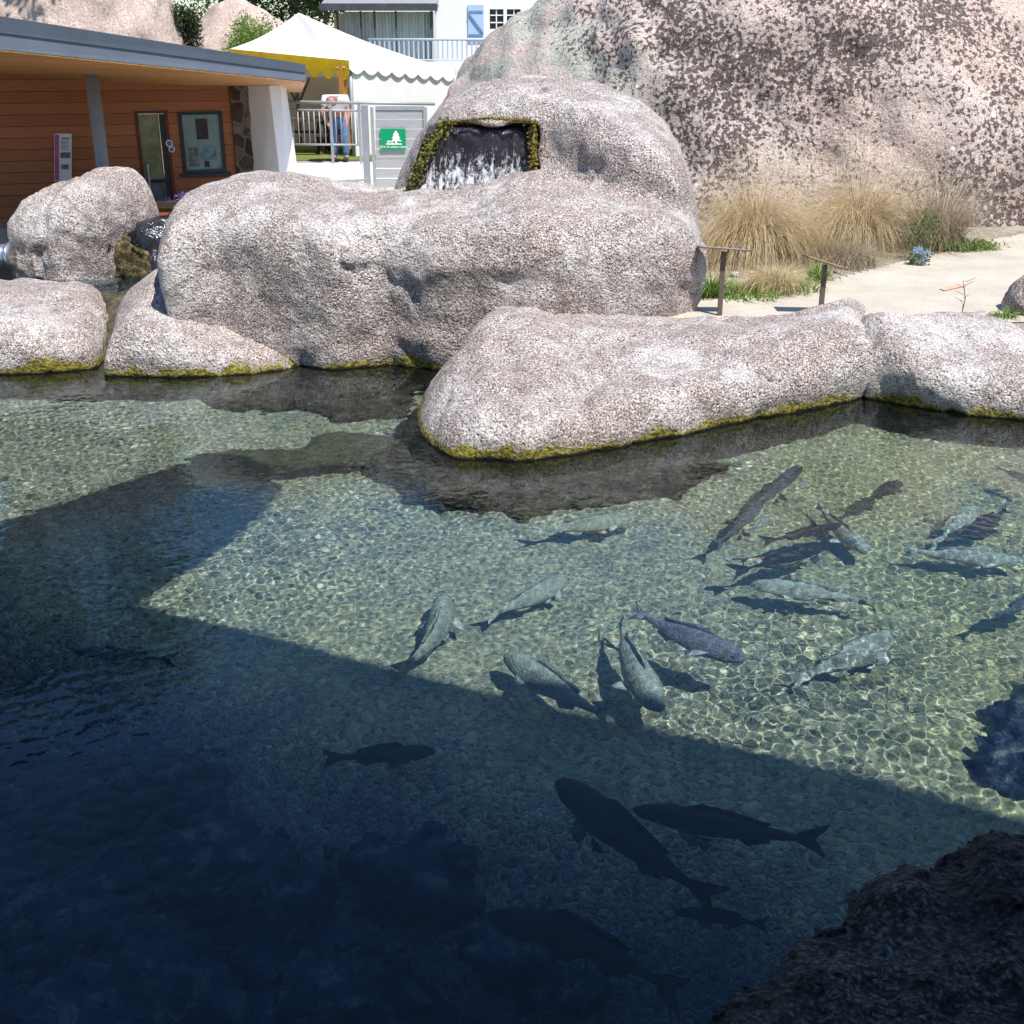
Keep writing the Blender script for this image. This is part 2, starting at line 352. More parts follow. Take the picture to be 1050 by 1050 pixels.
def stone_wall():
    t = NT('rubble_stone'); v = t.voro(4.2, 'F1', out='Color'); e = t.voro(4.2, 'DISTANCE_TO_EDGE'); c = t.ramp(t.sep('X', v), [(0, (.075, .05, .035)), (.5, (.16, .115, .08)), (1, (.27, .21, .16))])
    c = t.mix(t.ramp(t.noise(14, 5, .7), [(.35, .7), (.6, 0.)]), c, (.05, .04, .03)); c = t.mix(t.ramp(e, [(.02, 1.), (.07, 0.)]), c, (.20, .17, .14)); t.bump(t.math('ADD', e, t.math('MULTIPLY', t.noise(14, 4), .4)), .12); return t.fin(c, .9, .1)
M['rubble'] = stone_wall()
M['green_sign'] = plain('green_enamel', (.0, .30, .115), .35, .4, 0, .05)
M['white_paint'] = plain('white_paint', (.80, .80, .79), .5, .3, 0, .03)
M['blue_paint'] = plain('pale_blue_paint', (.38, .52, .72), .6, .3, 0, .06)
M['blue_rail'] = plain('pale_grey_blue_rail', (.42, .49, .58), .5, .3, 0, .05)
M['curtain'] = plain('pale_curtain', (.52, .58, .53), .8, .1, 0, .1, 5.)
M['slate'] = plain('dark_slate', (.06, .065, .075), .6, .3, 0, .3, 6.)
M['steel'] = plain('brushed_steel', (.55, .57, .60), .25, .5, .9, .06, 10.)
M['rust_steel'] = plain('weathered_brown_steel', (.16, .12, .095), .55, .4, .3, .3, 14.)
M['panel_tan'] = plain('faded_tan_panel', (.42, .29, .16), .45, .4, 0, .25, 10.); M['panel_grey'] = plain('faded_grey_panel', (.42, .39, .36), .45, .4, 0, .15, 10.)
M['orange_paint'] = plain('faded_orange_paint', (.66, .36, .26), .9, .1, 0, .15, 12.)
M['skin'] = plain('sunburnt_skin', (.43, .20, .145), .55, .3, 0, .1, 10.); M['tshirt'] = plain('white_cotton', (.76, .74, .75), .85, .1, 0, .05, 6.)
M['jeans'] = plain('blue_denim', (.085, .17, .33), .85, .1, 0, .25, 9.); M['hair'] = plain('grey_hair', (.14, .11, .10), .8, .2); M['shoe'] = plain('dark_shoe', (.03, .03, .035), .6, .3)
M['eye'] = plain('fish_eye', (.01, .01, .01), .2, .5)
def foliage(name, a, b, c):
    t = NT(name); t.fin(t.ramp(t.island(), [(0, a), (.6, b), (1, c)]), .55, .25)
    tr = t.n('ShaderNodeBsdfTranslucent'); tr.inputs[0].default_value = (*[min(1, x*1.6) for x in b], 1); mx = t.n('ShaderNodeMixShader'); mx.inputs[0].default_value = .3
    t.L(t.b.outputs[0], mx.inputs[1]); t.L(tr.outputs[0], mx.inputs[2]); t.L(mx.outputs[0], t.t.nodes['Material Output'].inputs[0]); return t.m
M['leaf'] = foliage('green_leaves', (.045, .085, .022), (.085, .14, .035), (.15, .20, .06)); M['leaf_bright'] = foliage('bright_green_leaves', (.10, .17, .03), (.17, .26, .05), (.28, .36, .10))
M['leaf_dark'] = foliage('dark_green_leaves', (.018, .035, .012), (.035, .06, .02), (.06, .09, .03)); M['leaf_straw'] = foliage('straw_leaves', (.30, .24, .08), (.42, .33, .12), (.5, .42, .2))
M['straw'] = foliage('dry_straw_blades', (.32, .235, .11), (.55, .44, .25), (.72, .62, .44)); M['straw_pale'] = foliage('pale_seed_heads', (.42, .33, .22), (.55, .45, .32), (.68, .58, .44))
M['dusty'] = foliage('dusty_grey_blades', (.20, .16, .10), (.34, .28, .20), (.48, .40, .30)); M['blue_flower'] = foliage('blue_petals', (.28, .38, .52), (.40, .50, .64), (.58, .66, .76))
M['purple'] = foliage('purple_petals', (.16, .09, .38), (.26, .17, .52), (.38, .28, .62)); M['bark'] = plain('brown_bark', (.10, .075, .055), .9, .1, 0, .3, 8.)
def moss_m():
    t = NT('wet_moss'); c = t.ramp(t.noise(24, 5, .7), [(.3, (.05, .05, .015)), (.5, (.16, .155, .03)), (.68, (.34, .30, .08))]); t.bump(t.noise(30, 5, .7), .06, 1.); return t.fin(c, .7, .3)
M['moss'] = moss_m()
def moss_gold_m():
    t = NT('golden_moss'); c = t.ramp(t.noise(26, 5, .7), [(.3, (.07, .055, .015)), (.5, (.22, .175, .035)), (.68, (.38, .30, .08))]); t.bump(t.noise(30, 5, .7), .05, 1.); return t.fin(c, .75, .2)
M['moss_gold'] = moss_gold_m()
def brown_moss_m():
    t = NT('brown_moss'); c = t.ramp(t.noise(13, 5, .7), [(.32, (.018, .014, .008)), (.5, (.09, .07, .03)), (.66, (.26, .21, .12))]); t.bump(t.noise(20, 5, .7), .06, 1.); return t.fin(c, .7, .25)
M['brown_moss'] = brown_moss_m()
def wet_moss_m():
    t = NT('brown_wet_slime'); c = t.ramp(t.noise(9, 5, .7), [(.3, (.02, .017, .008)), (.55, (.07, .058, .03)), (.75, (.16, .13, .08))]); t.bump(t.noise(25, 4, .7), .03); return t.fin(c, .35, .5)
M['wet_moss'] = wet_moss_m(); M['granite_wet'] = M['granite_dry']
def wet_black():
    t = NT('wet_black_rock'); c = t.ramp(t.noise(9, 5, .65), [(.35, (.006, .007, .012)), (.7, (.035, .034, .042))]); t.bump(t.noise(12, 4, .6, vec=t.mapping((1, 1, .3))), .05, .8); return t.fin(c, .12, .6)
M['wet'] = wet_black()
def fall_water():                                  # a thin sheet of falling water: clear dark streaks and white foam
    t = NT('falling_water'); v = t.mapping((19, 19, 4.5)); f = t.noise(1, 5, .7, vec=v); g = t.noise(34, 4, .75, vec=t.mapping((1, 1, .6)))
    z = t.sep('Z'); zz = t.mapr(z, 1.8, 2.42, .10, -.10)
    m = t.ramp(t.math('ADD', t.math('ADD', t.math('MULTIPLY', f, .6), t.math('MULTIPLY', g, .42)), zz), [(.53, 0.), (.63, 1.)])
    c = t.mix(m, t.ramp(t.noise(5, 3), [(.3, (.012, .010, .013)), (.7, (.05, .038, .045))]), (.78, .79, .84)); t.bump(t.math('ADD', f, m), .04, .8)
    return t.fin(c, t.mix(m, .12, .6), .5)
M['fall'] = fall_water()
def dark_fall():
    t = NT('dark_falling_water'); f = t.noise(1, 4, .7, vec=t.mapping((26, 26, 3))); m = t.ramp(f, [(.56, 0.), (.68, .8)]); t.bump(f, .03, .8); return t.fin(t.mix(m, (.02, .022, .03), (.6, .62, .66)), .12, .6)
M['dark_fall'] = dark_fall()
def fish_m(name, back, side, belly):
    t = NT(name); tc = t.n('ShaderNodeTexCoord').outputs['Object']; z = t.sep('Z', tc)
    c = t.ramp(t.mapr(t.math('ADD', z, t.math('MULTIPLY', t.noise(9, 3, .6, vec=tc), .05)), -.08, .12), [(0, belly), (.45, side), (.85, back)]); n = t.noise(11, 5, .7, vec=tc)
    c = t.mix(t.ramp(n, [(.38, .7), (.56, 0.)]), c, tuple(x*.45 for x in back)); sc = t.voro(60, vec=tc); c = t.mix(t.ramp(sc, [(.1, .4), (.5, 0.)]), c, tuple(min(1, x*1.5) for x in side))
    t.bump(t.math('ADD', sc, t.math('MULTIPLY', n, 2.)), .006); return t.fin(c, .55, .15)
M['fish'] = fish_m('silver_grey_fish_skin', (.33, .345, .275), (.44, .45, .37), (.55, .56, .48)); M['fish_lilac'] = fish_m('lilac_grey_fish_skin', (.19, .185, .22), (.30, .295, .345), (.46, .46, .50))
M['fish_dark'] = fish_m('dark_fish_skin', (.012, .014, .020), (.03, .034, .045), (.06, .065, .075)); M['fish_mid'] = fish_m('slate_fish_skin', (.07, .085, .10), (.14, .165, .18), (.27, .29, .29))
def weed_shade_rock():
    t = NT('weedy_rock_painted_shade'); c = t.ramp(t.noise(7, 5, .65), [(.34, (.010, .018, .045)), (.52, (.025, .042, .08)), (.68, (.12, .14, .14))]); t.bump(t.noise(12, 5, .7), .06); return t.fin(c, .85, .15)  # weed tones, plus the navy shade of deep water painted in
M['weed'] = weed_shade_rock()
def brownrock(name, a, b, c):
    t = NT(name); n = t.noise(9, 6, .72); t.bump(t.math('ADD', n, t.noise(40, 4, .7)), .05); return t.fin(t.ramp(n, [(.34, a), (.52, b), (.68, c)]), .85, .15)
M['brown_rock'] = brownrock('brown_submerged_rock', (.03, .023, .015), (.10, .078, .05), (.22, .18, .115)); M['olive_rock'] = brownrock('olive_submerged_rock', (.05, .05, .025), (.12, .12, .06), (.22, .21, .11))

# ------------------------------------------------------------------ rocks
def rock(name, parts, mat, vox, label, cat='rock', amp=.035, nsc=1.6, carve=None, zb=-1.5, pad=.25, kblend=.2, recv=True, kind=None, crack=None, group=None):
    """parts: list of f(X,Y,Z)->sdf with bounding boxes"""
    lo = np.min([b[0] for _, b in parts], 0)-pad; hi = np.max([b[1] for _, b in parts], 0)+pad
    ax = [np.arange(lo[k], hi[k]+vox, vox) for k in range(3)]
    X, Y, Z = np.meshgrid(*ax, indexing='ij'); D = None
    for f, _ in parts:
        d = f(X, Y, Z); D = d if D is None else smin(D, d, kblend)
    P = np.stack((X, Y, Z), -1).astype(np.float32)
    D = D + amp*(fbm(P, nsc, 4, 3.1)) + amp*.45*fbm(P, nsc*5.5, 2, 9.)
    if cat in ('rock', 'boulder') and recv and mat in (M['granite'], M['granite_dry']):
        q = vn(P, .75, 41.)+.18*vn(P, 4., 5.); D = D + .055*np.exp(-(q/.055)**2)*np.clip(vn(P, .6, 77.)*3+.25, 0, 1) + .03*np.abs(vn(P, 2.2, 13.))
    if carve: D = np.maximum(D, -carve(X, Y, Z))
    V, Q = surface_nets(D, lo, vox)
    o = mesh_obj(name, V, Q, mat, None, True, recv); return tag(o, label, cat, group, kind)
def prof(pts):                                     # [(px,py,Y)] -> heights along x
    P = sorted([tuple(at(*p)[[0, 2]]) for p in pts]); return np.array([p[0] for p in P]), np.array([p[1] for p in P])
def block(plan, top, r, zb=-1.4, tilt=(0, 0, 0), uc=0., zc=1.):
    """plan polygon in the ground plane, top height profile along x, rounding r, tilt (y0, slope front, slope back)"""
    tx, tz = top; P = np.array(plan)
    def f(X, Y, Z):
        x2, y2 = X[:, :, 0], Y[:, :, 0]; d2 = polysdf(x2, y2, plan)
        h = np.interp(x2, tx, tz); k = np.ones(7)/7
        h = h + np.where(y2 < tilt[0], (y2-tilt[0])*tilt[1], (y2-tilt[0])*tilt[2])
        a = d2[:, :, None]-uc*np.clip(Z, 0, zc); b = (Z-h[:, :, None])*.9
        return np.maximum(rmax(np.broadcast_to(a, Z.shape), b, r), zb-Z)
    return f, (np.array((*P.min(0), zb)), np.array((*P.max(0), tz.max())))
def ellip(c, r):
    c, r = np.array(c, float), np.array(r, float)
    def f(X, Y, Z):
        q = np.sqrt(((X-c[0])/r[0])**2+((Y-c[1])/r[1])**2+((Z-c[2])/r[2])**2); return (q-1)*r.min()
    return f, (c-r, c+r)

# ground heights
POOL = [(-8, -1), (-8, 13.3), (.1, 13.3), (.3, 11.6), (.9, 11.0), (3.2, 11.9), (7, 12.1), (7, -1)]
UPOOL = [(-11, 13.2), (-11, 18.2), (-4.3, 18.2), (-4.0, 15.8), (-4.0, 13.2)]
def sst(a, b, x): t = np.clip((x-a)/(b-a), 0, 1); return t*t*(3-2*t)
def gbase(x, y): return .55+.12*sst(12, 17, y)+.2*sst(17, 21, y)+.32*sst(21, 26, y)+1.6*sst(32, 60, y)
def ground_h(x, y):
    x, y = np.asarray(x, float), np.asarray(y, float); g = gbase(x, y)
    g = g*1 + (-3.4-g)*(1-sst(-.15, .2, polysdf(x, y, POOL))); up = 1-sst(-.3, .2, polysdf(x, y, UPOOL)); return g*(1-up)+np.minimum(g, .12)*up
def ong(px, py):
    z = .7
    for _ in range(12): p = onz(px, py, z); z = float(gbase(p[0], p[1]))
    p[2] = z; return p
gx = np.unique(np.concatenate((np.linspace(-400, -16, 12), np.arange(-16, 16.1, .2), np.linspace(16.2, 400, 12))))
gy = np.unique(np.concatenate((np.linspace(-400, -3, 8), np.arange(-3, 30, .2), np.arange(30, 62, 2), np.linspace(65, 900, 10))))
GX, GY = np.meshgrid(gx, gy, indexing='ij'); GZ = ground_h(GX, GY); n1, n2 = GX.shape
I = np.arange(n1*n2).reshape(n1, n2)
tag(mesh_obj('ground', np.stack((GX, GY, GZ), -1).reshape(-1, 3), np.stack((I[:-1, :-1], I[1:, :-1], I[1:, 1:], I[:-1, 1:]), -1).reshape(-1, 4), M['soil']), kind='structure')
def gridobj(name, x0, x1, y0, y1, step, hf, mat, recv=False, kind='structure'):
    xs, ys = np.arange(x0, x1+step/2, step), np.arange(y0, y1+step/2, step); X, Y = np.meshgrid(xs, ys, indexing='ij'); Z = hf(X, Y); a, b = X.shape; I = np.arange(a*b).reshape(a, b)
    return tag(mesh_obj(name, np.stack((X, Y, Z), -1).reshape(-1, 3), np.stack((I[:-1, :-1], I[1:, :-1], I[1:, 1:], I[:-1, 1:]), -1).reshape(-1, 4), mat, recv=recv), kind=kind)
def floor_h(X, Y):
    P = np.stack((X, Y, X*0), -1).astype(np.float32)
    z = -.95+.07*fbm(P, .5, 3)+.015*fbm(P, 3, 2)
    z = z+.45*sst(10.4, 13.0, Y)*sst(0, -2.5, X)                      # shelves up to the far left
    z = z-1.5*sst(5.7, 3.4, Y+.55*X)                                # drops away below the viewing side
    return z
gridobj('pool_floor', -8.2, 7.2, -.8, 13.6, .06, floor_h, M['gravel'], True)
# rippled water surface
Wv = []
for i in range(64):
    lam = random.choice([.05, .06, .065, .075, .085, .10, .13, .18]); a = random.uniform(0, 6.283); k = 6.283/lam; Wv.append((k*math.cos(a), k*math.sin(a), random.uniform(0, 6.283), lam*.00092*random.uniform(.6, 1.2)))
for i in range(10):
    lam = random.uniform(.8, 1.8); a = random.uniform(0, 6.283); k = 6.283/lam; Wv.append((k*math.cos(a), k*math.sin(a), random.uniform(0, 6.283), lam*.0007))
def water_h(X, Y):
    Z = X*0; env = .82+.55*vn(np.stack((X, Y, X*0), -1).astype(np.float32), .5)
    for kx, ky, p, A in Wv: Z = Z+A*np.sin(kx*X+ky*Y+p)
    return Z*env
wat = gridobj('water', -7.6, 6.8, .4, 13.1, .0118, water_h, M['water']); wat.cycles.is_caustics_caster = True
up_water = gridobj('upper_pool_water', -10.5, -4.0, 14.15, 18.0, .12, lambda X, Y: .45+.002*np.sin(9*X+5*Y), M['water']); up_water.cycles.is_caustics_caster = True

# waterline rocks
rock('granite_boulder', [block([W2(-150, 385), W2(-40, 386), W2(60, 384), W2(100, 378), W2(120, 312, .4), W2(110, 299, .45), W2(60, 293, .45), W2(-150, 290, .45)], prof([(-150, 292, 14.4), (0, 292, 14.4), (70, 292, 14.3), (112, 304, 14.1)]), .33, tilt=(13.8, .12, 0))], M['granite'], .045,
     'low flat granite block at the pool edge left of the mossy gap', amp=.03)
rock('granite_boulder', [block([W2(106, 386), W2(180, 388), W2(260, 385), W2(350, 378), W2(330, 345, .2), W2(240, 300, .6), (-3.75, 14.6), W2(124, 300, .5)], prof([(104, 305, 13.8), (128, 298, 13.9), (168, 272, 14.0), (205, 286, 13.7), (250, 310, 13.4), (300, 335, 13.1), (345, 372, 12.8)]), .28, tilt=(13.9, .22, 0))], M['granite'], .04,
     'wedge shaped granite block leaning against the large waterfall boulder', amp=.025)
def notch(X, Y, Z):                                   # recess where the water falls, and a weathered groove
    zt = 2.46; zl = -1.02-(zt-Z)*.42
    a = np.maximum(np.maximum(np.maximum(zl-X, X-.33), np.maximum(Y-(15.02-.10*(zt-Z)), Z-zt)), np.maximum(14.45-.35*np.clip(Z-1.75, 0, 1)-Y, 1.5-Z))
    g = at(655, 190, 14.5); b = (np.sqrt(((X-g[0]-.1*(Z-g[2]))/.07)**2+((Y-g[1])/.12)**2+((Z-g[2])/.5)**2)-1)*.07
    return smin(a+.03*np.sin(9*X+4*Z)*np.sin(11*Z), b, .06)
P3 = [W2(178, 330, .5), (-3.2, 12.95), W2(345, 380), W2(400, 374), W2(446, 380), (.2, 12.4), (1.7, 12.65), (2.05, 13.0), (2.15, 14.5), (2.15, 15.6), (-3.9, 15.4), (-4.15, 14.3)]
T3 = prof([(160, 240, 14.0), (178, 210, 14.1), (205, 192, 14.2), (250, 179, 14.3), (300, 181, 14.3), (350, 191, 14.3), (400, 197, 14.3), (445, 198, 14.3), (490, 194, 14.3), (530, 180, 14.3), (565, 180, 14.3), (600, 182, 14.3), (640, 186, 14.3), (680, 196, 14.3), (715, 206, 14.3)])
P4 = [at(398, 190, 15.6)[:2], at(440, 190, 14.55)[:2], at(560, 200, 14.45)[:2], at(600, 250, 14.0)[:2], at(640, 270, 13.55)[:2], at(695, 280, 13.3)[:2], at(707, 280, 13.6)[:2], at(709, 240, 15.2)[:2], at(709, 200, 17)[:2], at(640, 200, 18)[:2], at(430, 190, 18)[:2]]
T4 = prof([(396, 192, 15.9), (412, 164, 15.9), (430, 136, 15.9), (455, 106, 15.9), (490, 86, 15.9), (530, 79, 15.9), (570, 80, 15.9), (615, 88, 15.9), (645, 100, 15.9), (675, 118, 15.9), (695, 145, 15.9), (712, 190, 15.9)])
fountain = rock('waterfall_boulder', [block(P3, T3, .42, tilt=(14.2, .12, -.02), uc=.09, zc=1.3), block(P4, T4, .42, tilt=(15.6, .16, 0))], M['granite'], .05,
     'large rounded granite boulder with a waterfall pouring from its notch', 'boulder', amp=.05, nsc=1.1, kblend=.18, carve=notch)
rock('granite_boulder', [block([W2(410, 440), W2(425, 456), W2(470, 471), W2(540, 474), W2(620, 462), W2(700, 446), W2(780, 430), W2(850, 416), W2(884, 408), W2(884, 316, .6), W2(760, 331, .5), (1.1, 12.7), (-.2, 12.6), W2(462, 352, .55), W2(425, 392, .2)],
     prof([(405, 400, 11.2), (440, 372, 11.5), (470, 336, 11.8), (500, 318, 12.0), (540, 316, 12.0), (575, 331, 11.8), (640, 338, 11.6), (700, 338, 11.7), (760, 333, 11.9), (820, 328, 12.0), (860, 320, 12.1), (890, 312, 12.2)]), .34, tilt=(11.6, .2, 0), uc=.12, zc=.4)], M['granite'], .045,
     'long low granite boulder jutting into the pool in front of the waterfall boulder', 'rock', amp=.04, nsc=1.3)
rock('granite_boulder', [block([W2(884, 408), W2(935, 418), W2(1000, 427), W2(1060, 432), W2(1180, 440), (7.6, 12.6), (5.2, 13.2), W2(905, 316, .75), W2(876, 322, .6)],
     prof([(868, 322, 12.4), (888, 311, 12.4), (910, 308, 12.4), (950, 318, 12.4), (1000, 325, 12.3), (1060, 337, 12.2), (1180, 350, 12)]), .34, tilt=(12.2, .18, 0), uc=.15, zc=.4)], M['granite'], .045,
     'rounded granite block at the right end of the pool edge', 'rock', amp=.04, nsc=1.4)
bx_, by_ = at(88, 230, 16.9)[:2]
rock('granite_boulder', [block([W2(9, 282, .45), W2(60, 288, .45), W2(110, 287, .45), W2(140, 278, .45), (bx_+.95, 17.3), (bx_+.6, 17.9), (bx_-.5, 17.9), (bx_-1.05, 17.2)], prof([(8, 240, 16.9), (18, 212, 16.9), (40, 192, 16.9), (68, 183, 16.9), (95, 171, 16.9), (125, 168, 16.9), (143, 178, 16.9), (160, 203, 16.9), (172, 228, 16.9)]), .42, tilt=(17, .15, -.1), zb=-.1)], M['granite_wet'], .04, 'free standing granite boulder in the small upper pool', 'boulder', amp=.05, nsc=1.6, recv=True, pad=.3)
rock('wet_ledge', [block([W2(95, 381), W2(110, 384), W2(118, 360, .1), W2(132, 300, .45), W2(108, 299, .45), W2(103, 340, .2)], (np.array((-6., -3.)), np.array((.475, .475))), .05, tilt=(14.25, .36, 0))], M['wet_moss'], .03, 'wet mossy stone filling the gap between two pool edge blocks', 'rock', amp=.03, nsc=4., pad=.15)
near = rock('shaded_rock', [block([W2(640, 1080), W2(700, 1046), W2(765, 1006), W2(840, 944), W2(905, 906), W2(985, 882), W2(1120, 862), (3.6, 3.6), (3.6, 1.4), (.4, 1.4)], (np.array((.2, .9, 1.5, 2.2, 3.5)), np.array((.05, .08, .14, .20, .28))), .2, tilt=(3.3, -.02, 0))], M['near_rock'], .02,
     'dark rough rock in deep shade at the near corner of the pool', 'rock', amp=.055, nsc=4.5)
rock('shaded_rock', [ellip((4.35, 5.3, -.1), (1.1, 1.0, 1.2)), ellip((5.0, 6.2, -.1), (1.0, 1.0, 1.1))], M['near_rock'], .07, 'unseen dark rock added to shade the right edge of the pool', 'rock', amp=.1, nsc=1.2, pad=.4)  # out of view, added for its shade and dark reflection on the water
for cx, cy, rr in ((-7.6, 10.8, 1.3), (-7.4, 8.2, 1.4), (-7.2, 5.4, 1.5)):
    rock('bank_rock', [ellip((cx, cy, -.2), (rr, rr*1.15, 1.1))], M['granite'], .1, 'rounded granite rock lining the left bank beyond the picture', 'rock', amp=.1, nsc=1., pad=.4, group='rocks lining the left bank')
# weedy rocks on the shaded bottom, with navy shade in their colour
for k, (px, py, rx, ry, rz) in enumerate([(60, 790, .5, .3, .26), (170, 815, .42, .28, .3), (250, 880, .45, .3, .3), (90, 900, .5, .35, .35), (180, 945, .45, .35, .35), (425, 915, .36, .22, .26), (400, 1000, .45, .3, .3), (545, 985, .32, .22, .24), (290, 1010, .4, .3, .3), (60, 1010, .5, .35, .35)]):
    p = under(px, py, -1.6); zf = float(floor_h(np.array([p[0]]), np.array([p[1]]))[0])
    rock('submerged_rock', [ellip((p[0], p[1], zf+.06), (rx, ry, rz)), ellip((p[0]+rx*.6, p[1]-ry*.4, zf-.02), (rx*.7, ry*.8, rz*.7)), ellip((p[0]-rx*.5, p[1]+ry*.6, zf-.05), (rx*.6, ry*.6, rz*.8))], M['weed'], .04, 'weedy rock with navy shade in its colour under the shaded water', 'rock', amp=.13, nsc=2.8, pad=.4, kblend=.12, group='dark rocks on the shaded pool bottom')
rock('submerged_rock', [block([W2(392, 446), W2(413, 468), W2(475, 485), W2(560, 485), W2(640, 473), W2(760, 450), W2(760, 440), W2(600, 455), W2(500, 440), W2(430, 420)], (np.array((-3., 3.)), np.array((-.34, -.42))), .25, zb=-1.3)], M['brown_rock'], .05, 'dark brown submerged foot of the jutting granite boulder', 'rock', amp=.22, nsc=1.9, pad=.3)
rock('submerged_rock', [block([W2(225, 396), W2(330, 405), W2(420, 402), W2(445, 380), W2(330, 372), W2(225, 385)], (np.array((-6., 1.)), np.array((-.2, -.3))), .2, zb=-1.3)], M['brown_rock'], .05, 'brown submerged ledge below the waterfall boulder', 'rock', amp=.2, nsc=1.9, pad=.3)
rock('submerged_rock', [block([W2(-150, 396), W2(0, 393), W2(120, 397), W2(225, 393), W2(225, 378), W2(-150, 380)], (np.array((-9., 1.)), np.array((-.2, -.3))), .2, zb=-1.3)], M['brown_rock'], .05, 'brown submerged ledge along the blocks at the left pool edge', 'rock', amp=.1, nsc=2., pad=.3)
p = under(262, 466, -.5); rock('submerged_rock', [ellip((p[0], p[1], -.62), (.62, .30, .2)), ellip((p[0]+.95, p[1]+.3, -.6), (.5, .4, .25))], M['olive_rock'], .04, 'low olive rock under the water left of the jutting boulder', 'rock', amp=.07, nsc=2.4, pad=.3)
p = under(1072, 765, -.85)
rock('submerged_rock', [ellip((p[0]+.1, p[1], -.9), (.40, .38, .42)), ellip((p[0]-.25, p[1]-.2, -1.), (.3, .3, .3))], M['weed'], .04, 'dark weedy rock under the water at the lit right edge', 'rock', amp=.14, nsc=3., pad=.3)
# unseen slab added to shade the near half of the pool: outline follows from the shadow on the bottom
ts = np.array(to_sun); tw = refr(-ts)
def caster(px, py, zc):
    p = under(px, py, -.93); p = p-tw*(p[2]/tw[2]); return p + ts*(zc/ts[2])
ZC = 6.2
edge = [caster(px, py, ZC+1.9)[:2] for px, py in [(-330, 620), (-60, 556), (40, 522), (110, 498), (185, 474), (240, 478), (285, 494), (262, 525), (200, 572), (128, 617), (330, 664), (550, 716), (700, 752), (980, 822), (1200, 878)]]
edge = [np.array(e) for e in edge]
plan = edge+[np.array((9., edge[-1][1]-.4)), np.array((9., -5.)), np.array((-9., -5.)), np.array((-9., edge[0][1]))]
zt_ = ZC+1.9
tag(MB().hexa([(*p, zt_-.22) for p in plan], [(*p, zt_) for p in plan]).build('unseen_shade_slab', M['concrete_grey']), kind='structure')
tag(rock('rock_wall', [block([(-9, -3.2), (9, -3.2), (9, -5), (-9, -5)], (np.array((-9., 9.)), np.array((ZC+.3, ZC+.3))), .1, zb=-1.8)], M['granite_dry'], .2, None, None, amp=.1, recv=False, pad=.3, kind='structure'))
tag(MB().box((0, -1.0, -.05), (12, 3.8, 3.2)).build('viewing_deck', M['concrete']), kind='structure')

# background boulders
rock('lichen_boulder', [ellip((5.6, 23.6, .2), (7.4, 4.9, 5.95)), ellip((7.5, 23.0, .0), (4.8, 4.3, 4.6))], M['lichen'], .13, 'huge pink granite boulder blotched with dark brown lichen', 'boulder', amp=.22, nsc=.45, kblend=.8, recv=False, pad=.8, zb=-1)
rock('pink_boulder', [ellip((13.6, 29, 1.5), (5.0, 4, 6.5))], M['pink'], .2, 'smooth pink boulder behind the right side of the lichen covered one', 'boulder', amp=.25, nsc=.5, recv=False, pad=.8)
a = at(40, 20, 27)
rock('pink_boulder', [ellip((a[0]-.3, 27.8, 2.), (3.25, 2.8, 5.6))], M['pink'], .15, 'tall pink boulder rising behind the roof of the wooden kiosk', 'boulder', amp=.18, nsc=.6, recv=False, pad=.7)
a = at(235, 20, 33)
rock('pink_boulder', [ellip((a[0], 34, 1.9), (1.75, 1.8, 2.7)), ellip((a[0]+.9, 34.2, 1.7), (1.5, 1.6, 2.45))], M['pink'], .12, 'low rounded pink boulder between the kiosk roof and the green bush', 'boulder', amp=.12, nsc=.8, recv=False, pad=.6)
a = ong(1062, 322)
rock('grey_rock', [ellip((a[0]+.12, a[1]+.1, a[2]+.1), (.42, .35, .36))], M['granite_dry'], .03, 'small grey rock at the right border of the sandy path', 'rock', amp=.04, nsc=2.5, recv=False)

# waterfall in the notch
mb = MB(); nx, nz = 26, 22; V = []; Fq = []
for j in range(nz+1):
    u = j/nz
    for i in range(nx+1):
        s = i/nx; q = min(1, u/.3); z = 2.445-.12*q**2.2-max(0, u-.3)*1.02; y = 14.84-.24*math.sin(q*math.pi/2)-.14*max(0, u-.3)+.025*math.sin(i*1.1+.6*math.sin(j*.4))+.012*math.sin(i*2.9)
        xl = -1.0-(2.44-z)*.40; V.append((xl+(.31-xl)*s, y, z))
Fq = [(j*(nx+1)+i, (j+1)*(nx+1)+i, (j+1)*(nx+1)+i+1, j*(nx+1)+i+1) for j in range(nz) for i in range(nx)]
n0 = len(V); V += [(x, y+.06, z) for x, y, z in V]; Fq += [tuple(n0+i for i in reversed(f)) for f in list(Fq)]
wf = tag(mesh_obj('waterfall', V, Fq, M['fall'], None, True), 'dark foaming waterfall pouring out of the boulder notch', 'waterfall')
def moss_strip(name, pts, rad, label, cat='moss', group=None, mat='moss'):
    mb = MB(); rr = random.Random(len(pts))
    for k in range(len(pts)-1):
        a, b = np.array(pts[k]), np.array(pts[k+1]); L = np.linalg.norm(b-a); n = max(2, int(L/.0024))
        for i in range(n):
            q = a+(b-a)*(i+rr.random())/n; r = rad*rr.uniform(.10, .26); mb.ell(q+np.array([rr.gauss(0, rad*.40) for _ in range(3)]), (r, r, r*.9), 6, 4)
    mb.tube(pts, rad*.45, 7); return tag(mb.build(name, M[mat], None, True), label, cat, group)
zt = 2.44
moss_strip('moss', [at(459, 124, 14.6), at(441, 150, 14.52), at(431, 172, 14.48), at(419, 200, 14.45)], .10, 'thick green moss down the left side of the waterfall')
moss_strip('moss', [at(547, 124, 14.55), at(548, 152, 14.5), at(546, 186, 14.42)], .08, 'yellow green moss down the right side of the waterfall', mat='moss_gold')
moss_strip('moss', [at(452, 126, 14.56), at(500, 121, 14.54), at(552, 124, 14.52)], .03, 'thin brown moss along the lip above the waterfall', mat='moss_gold')

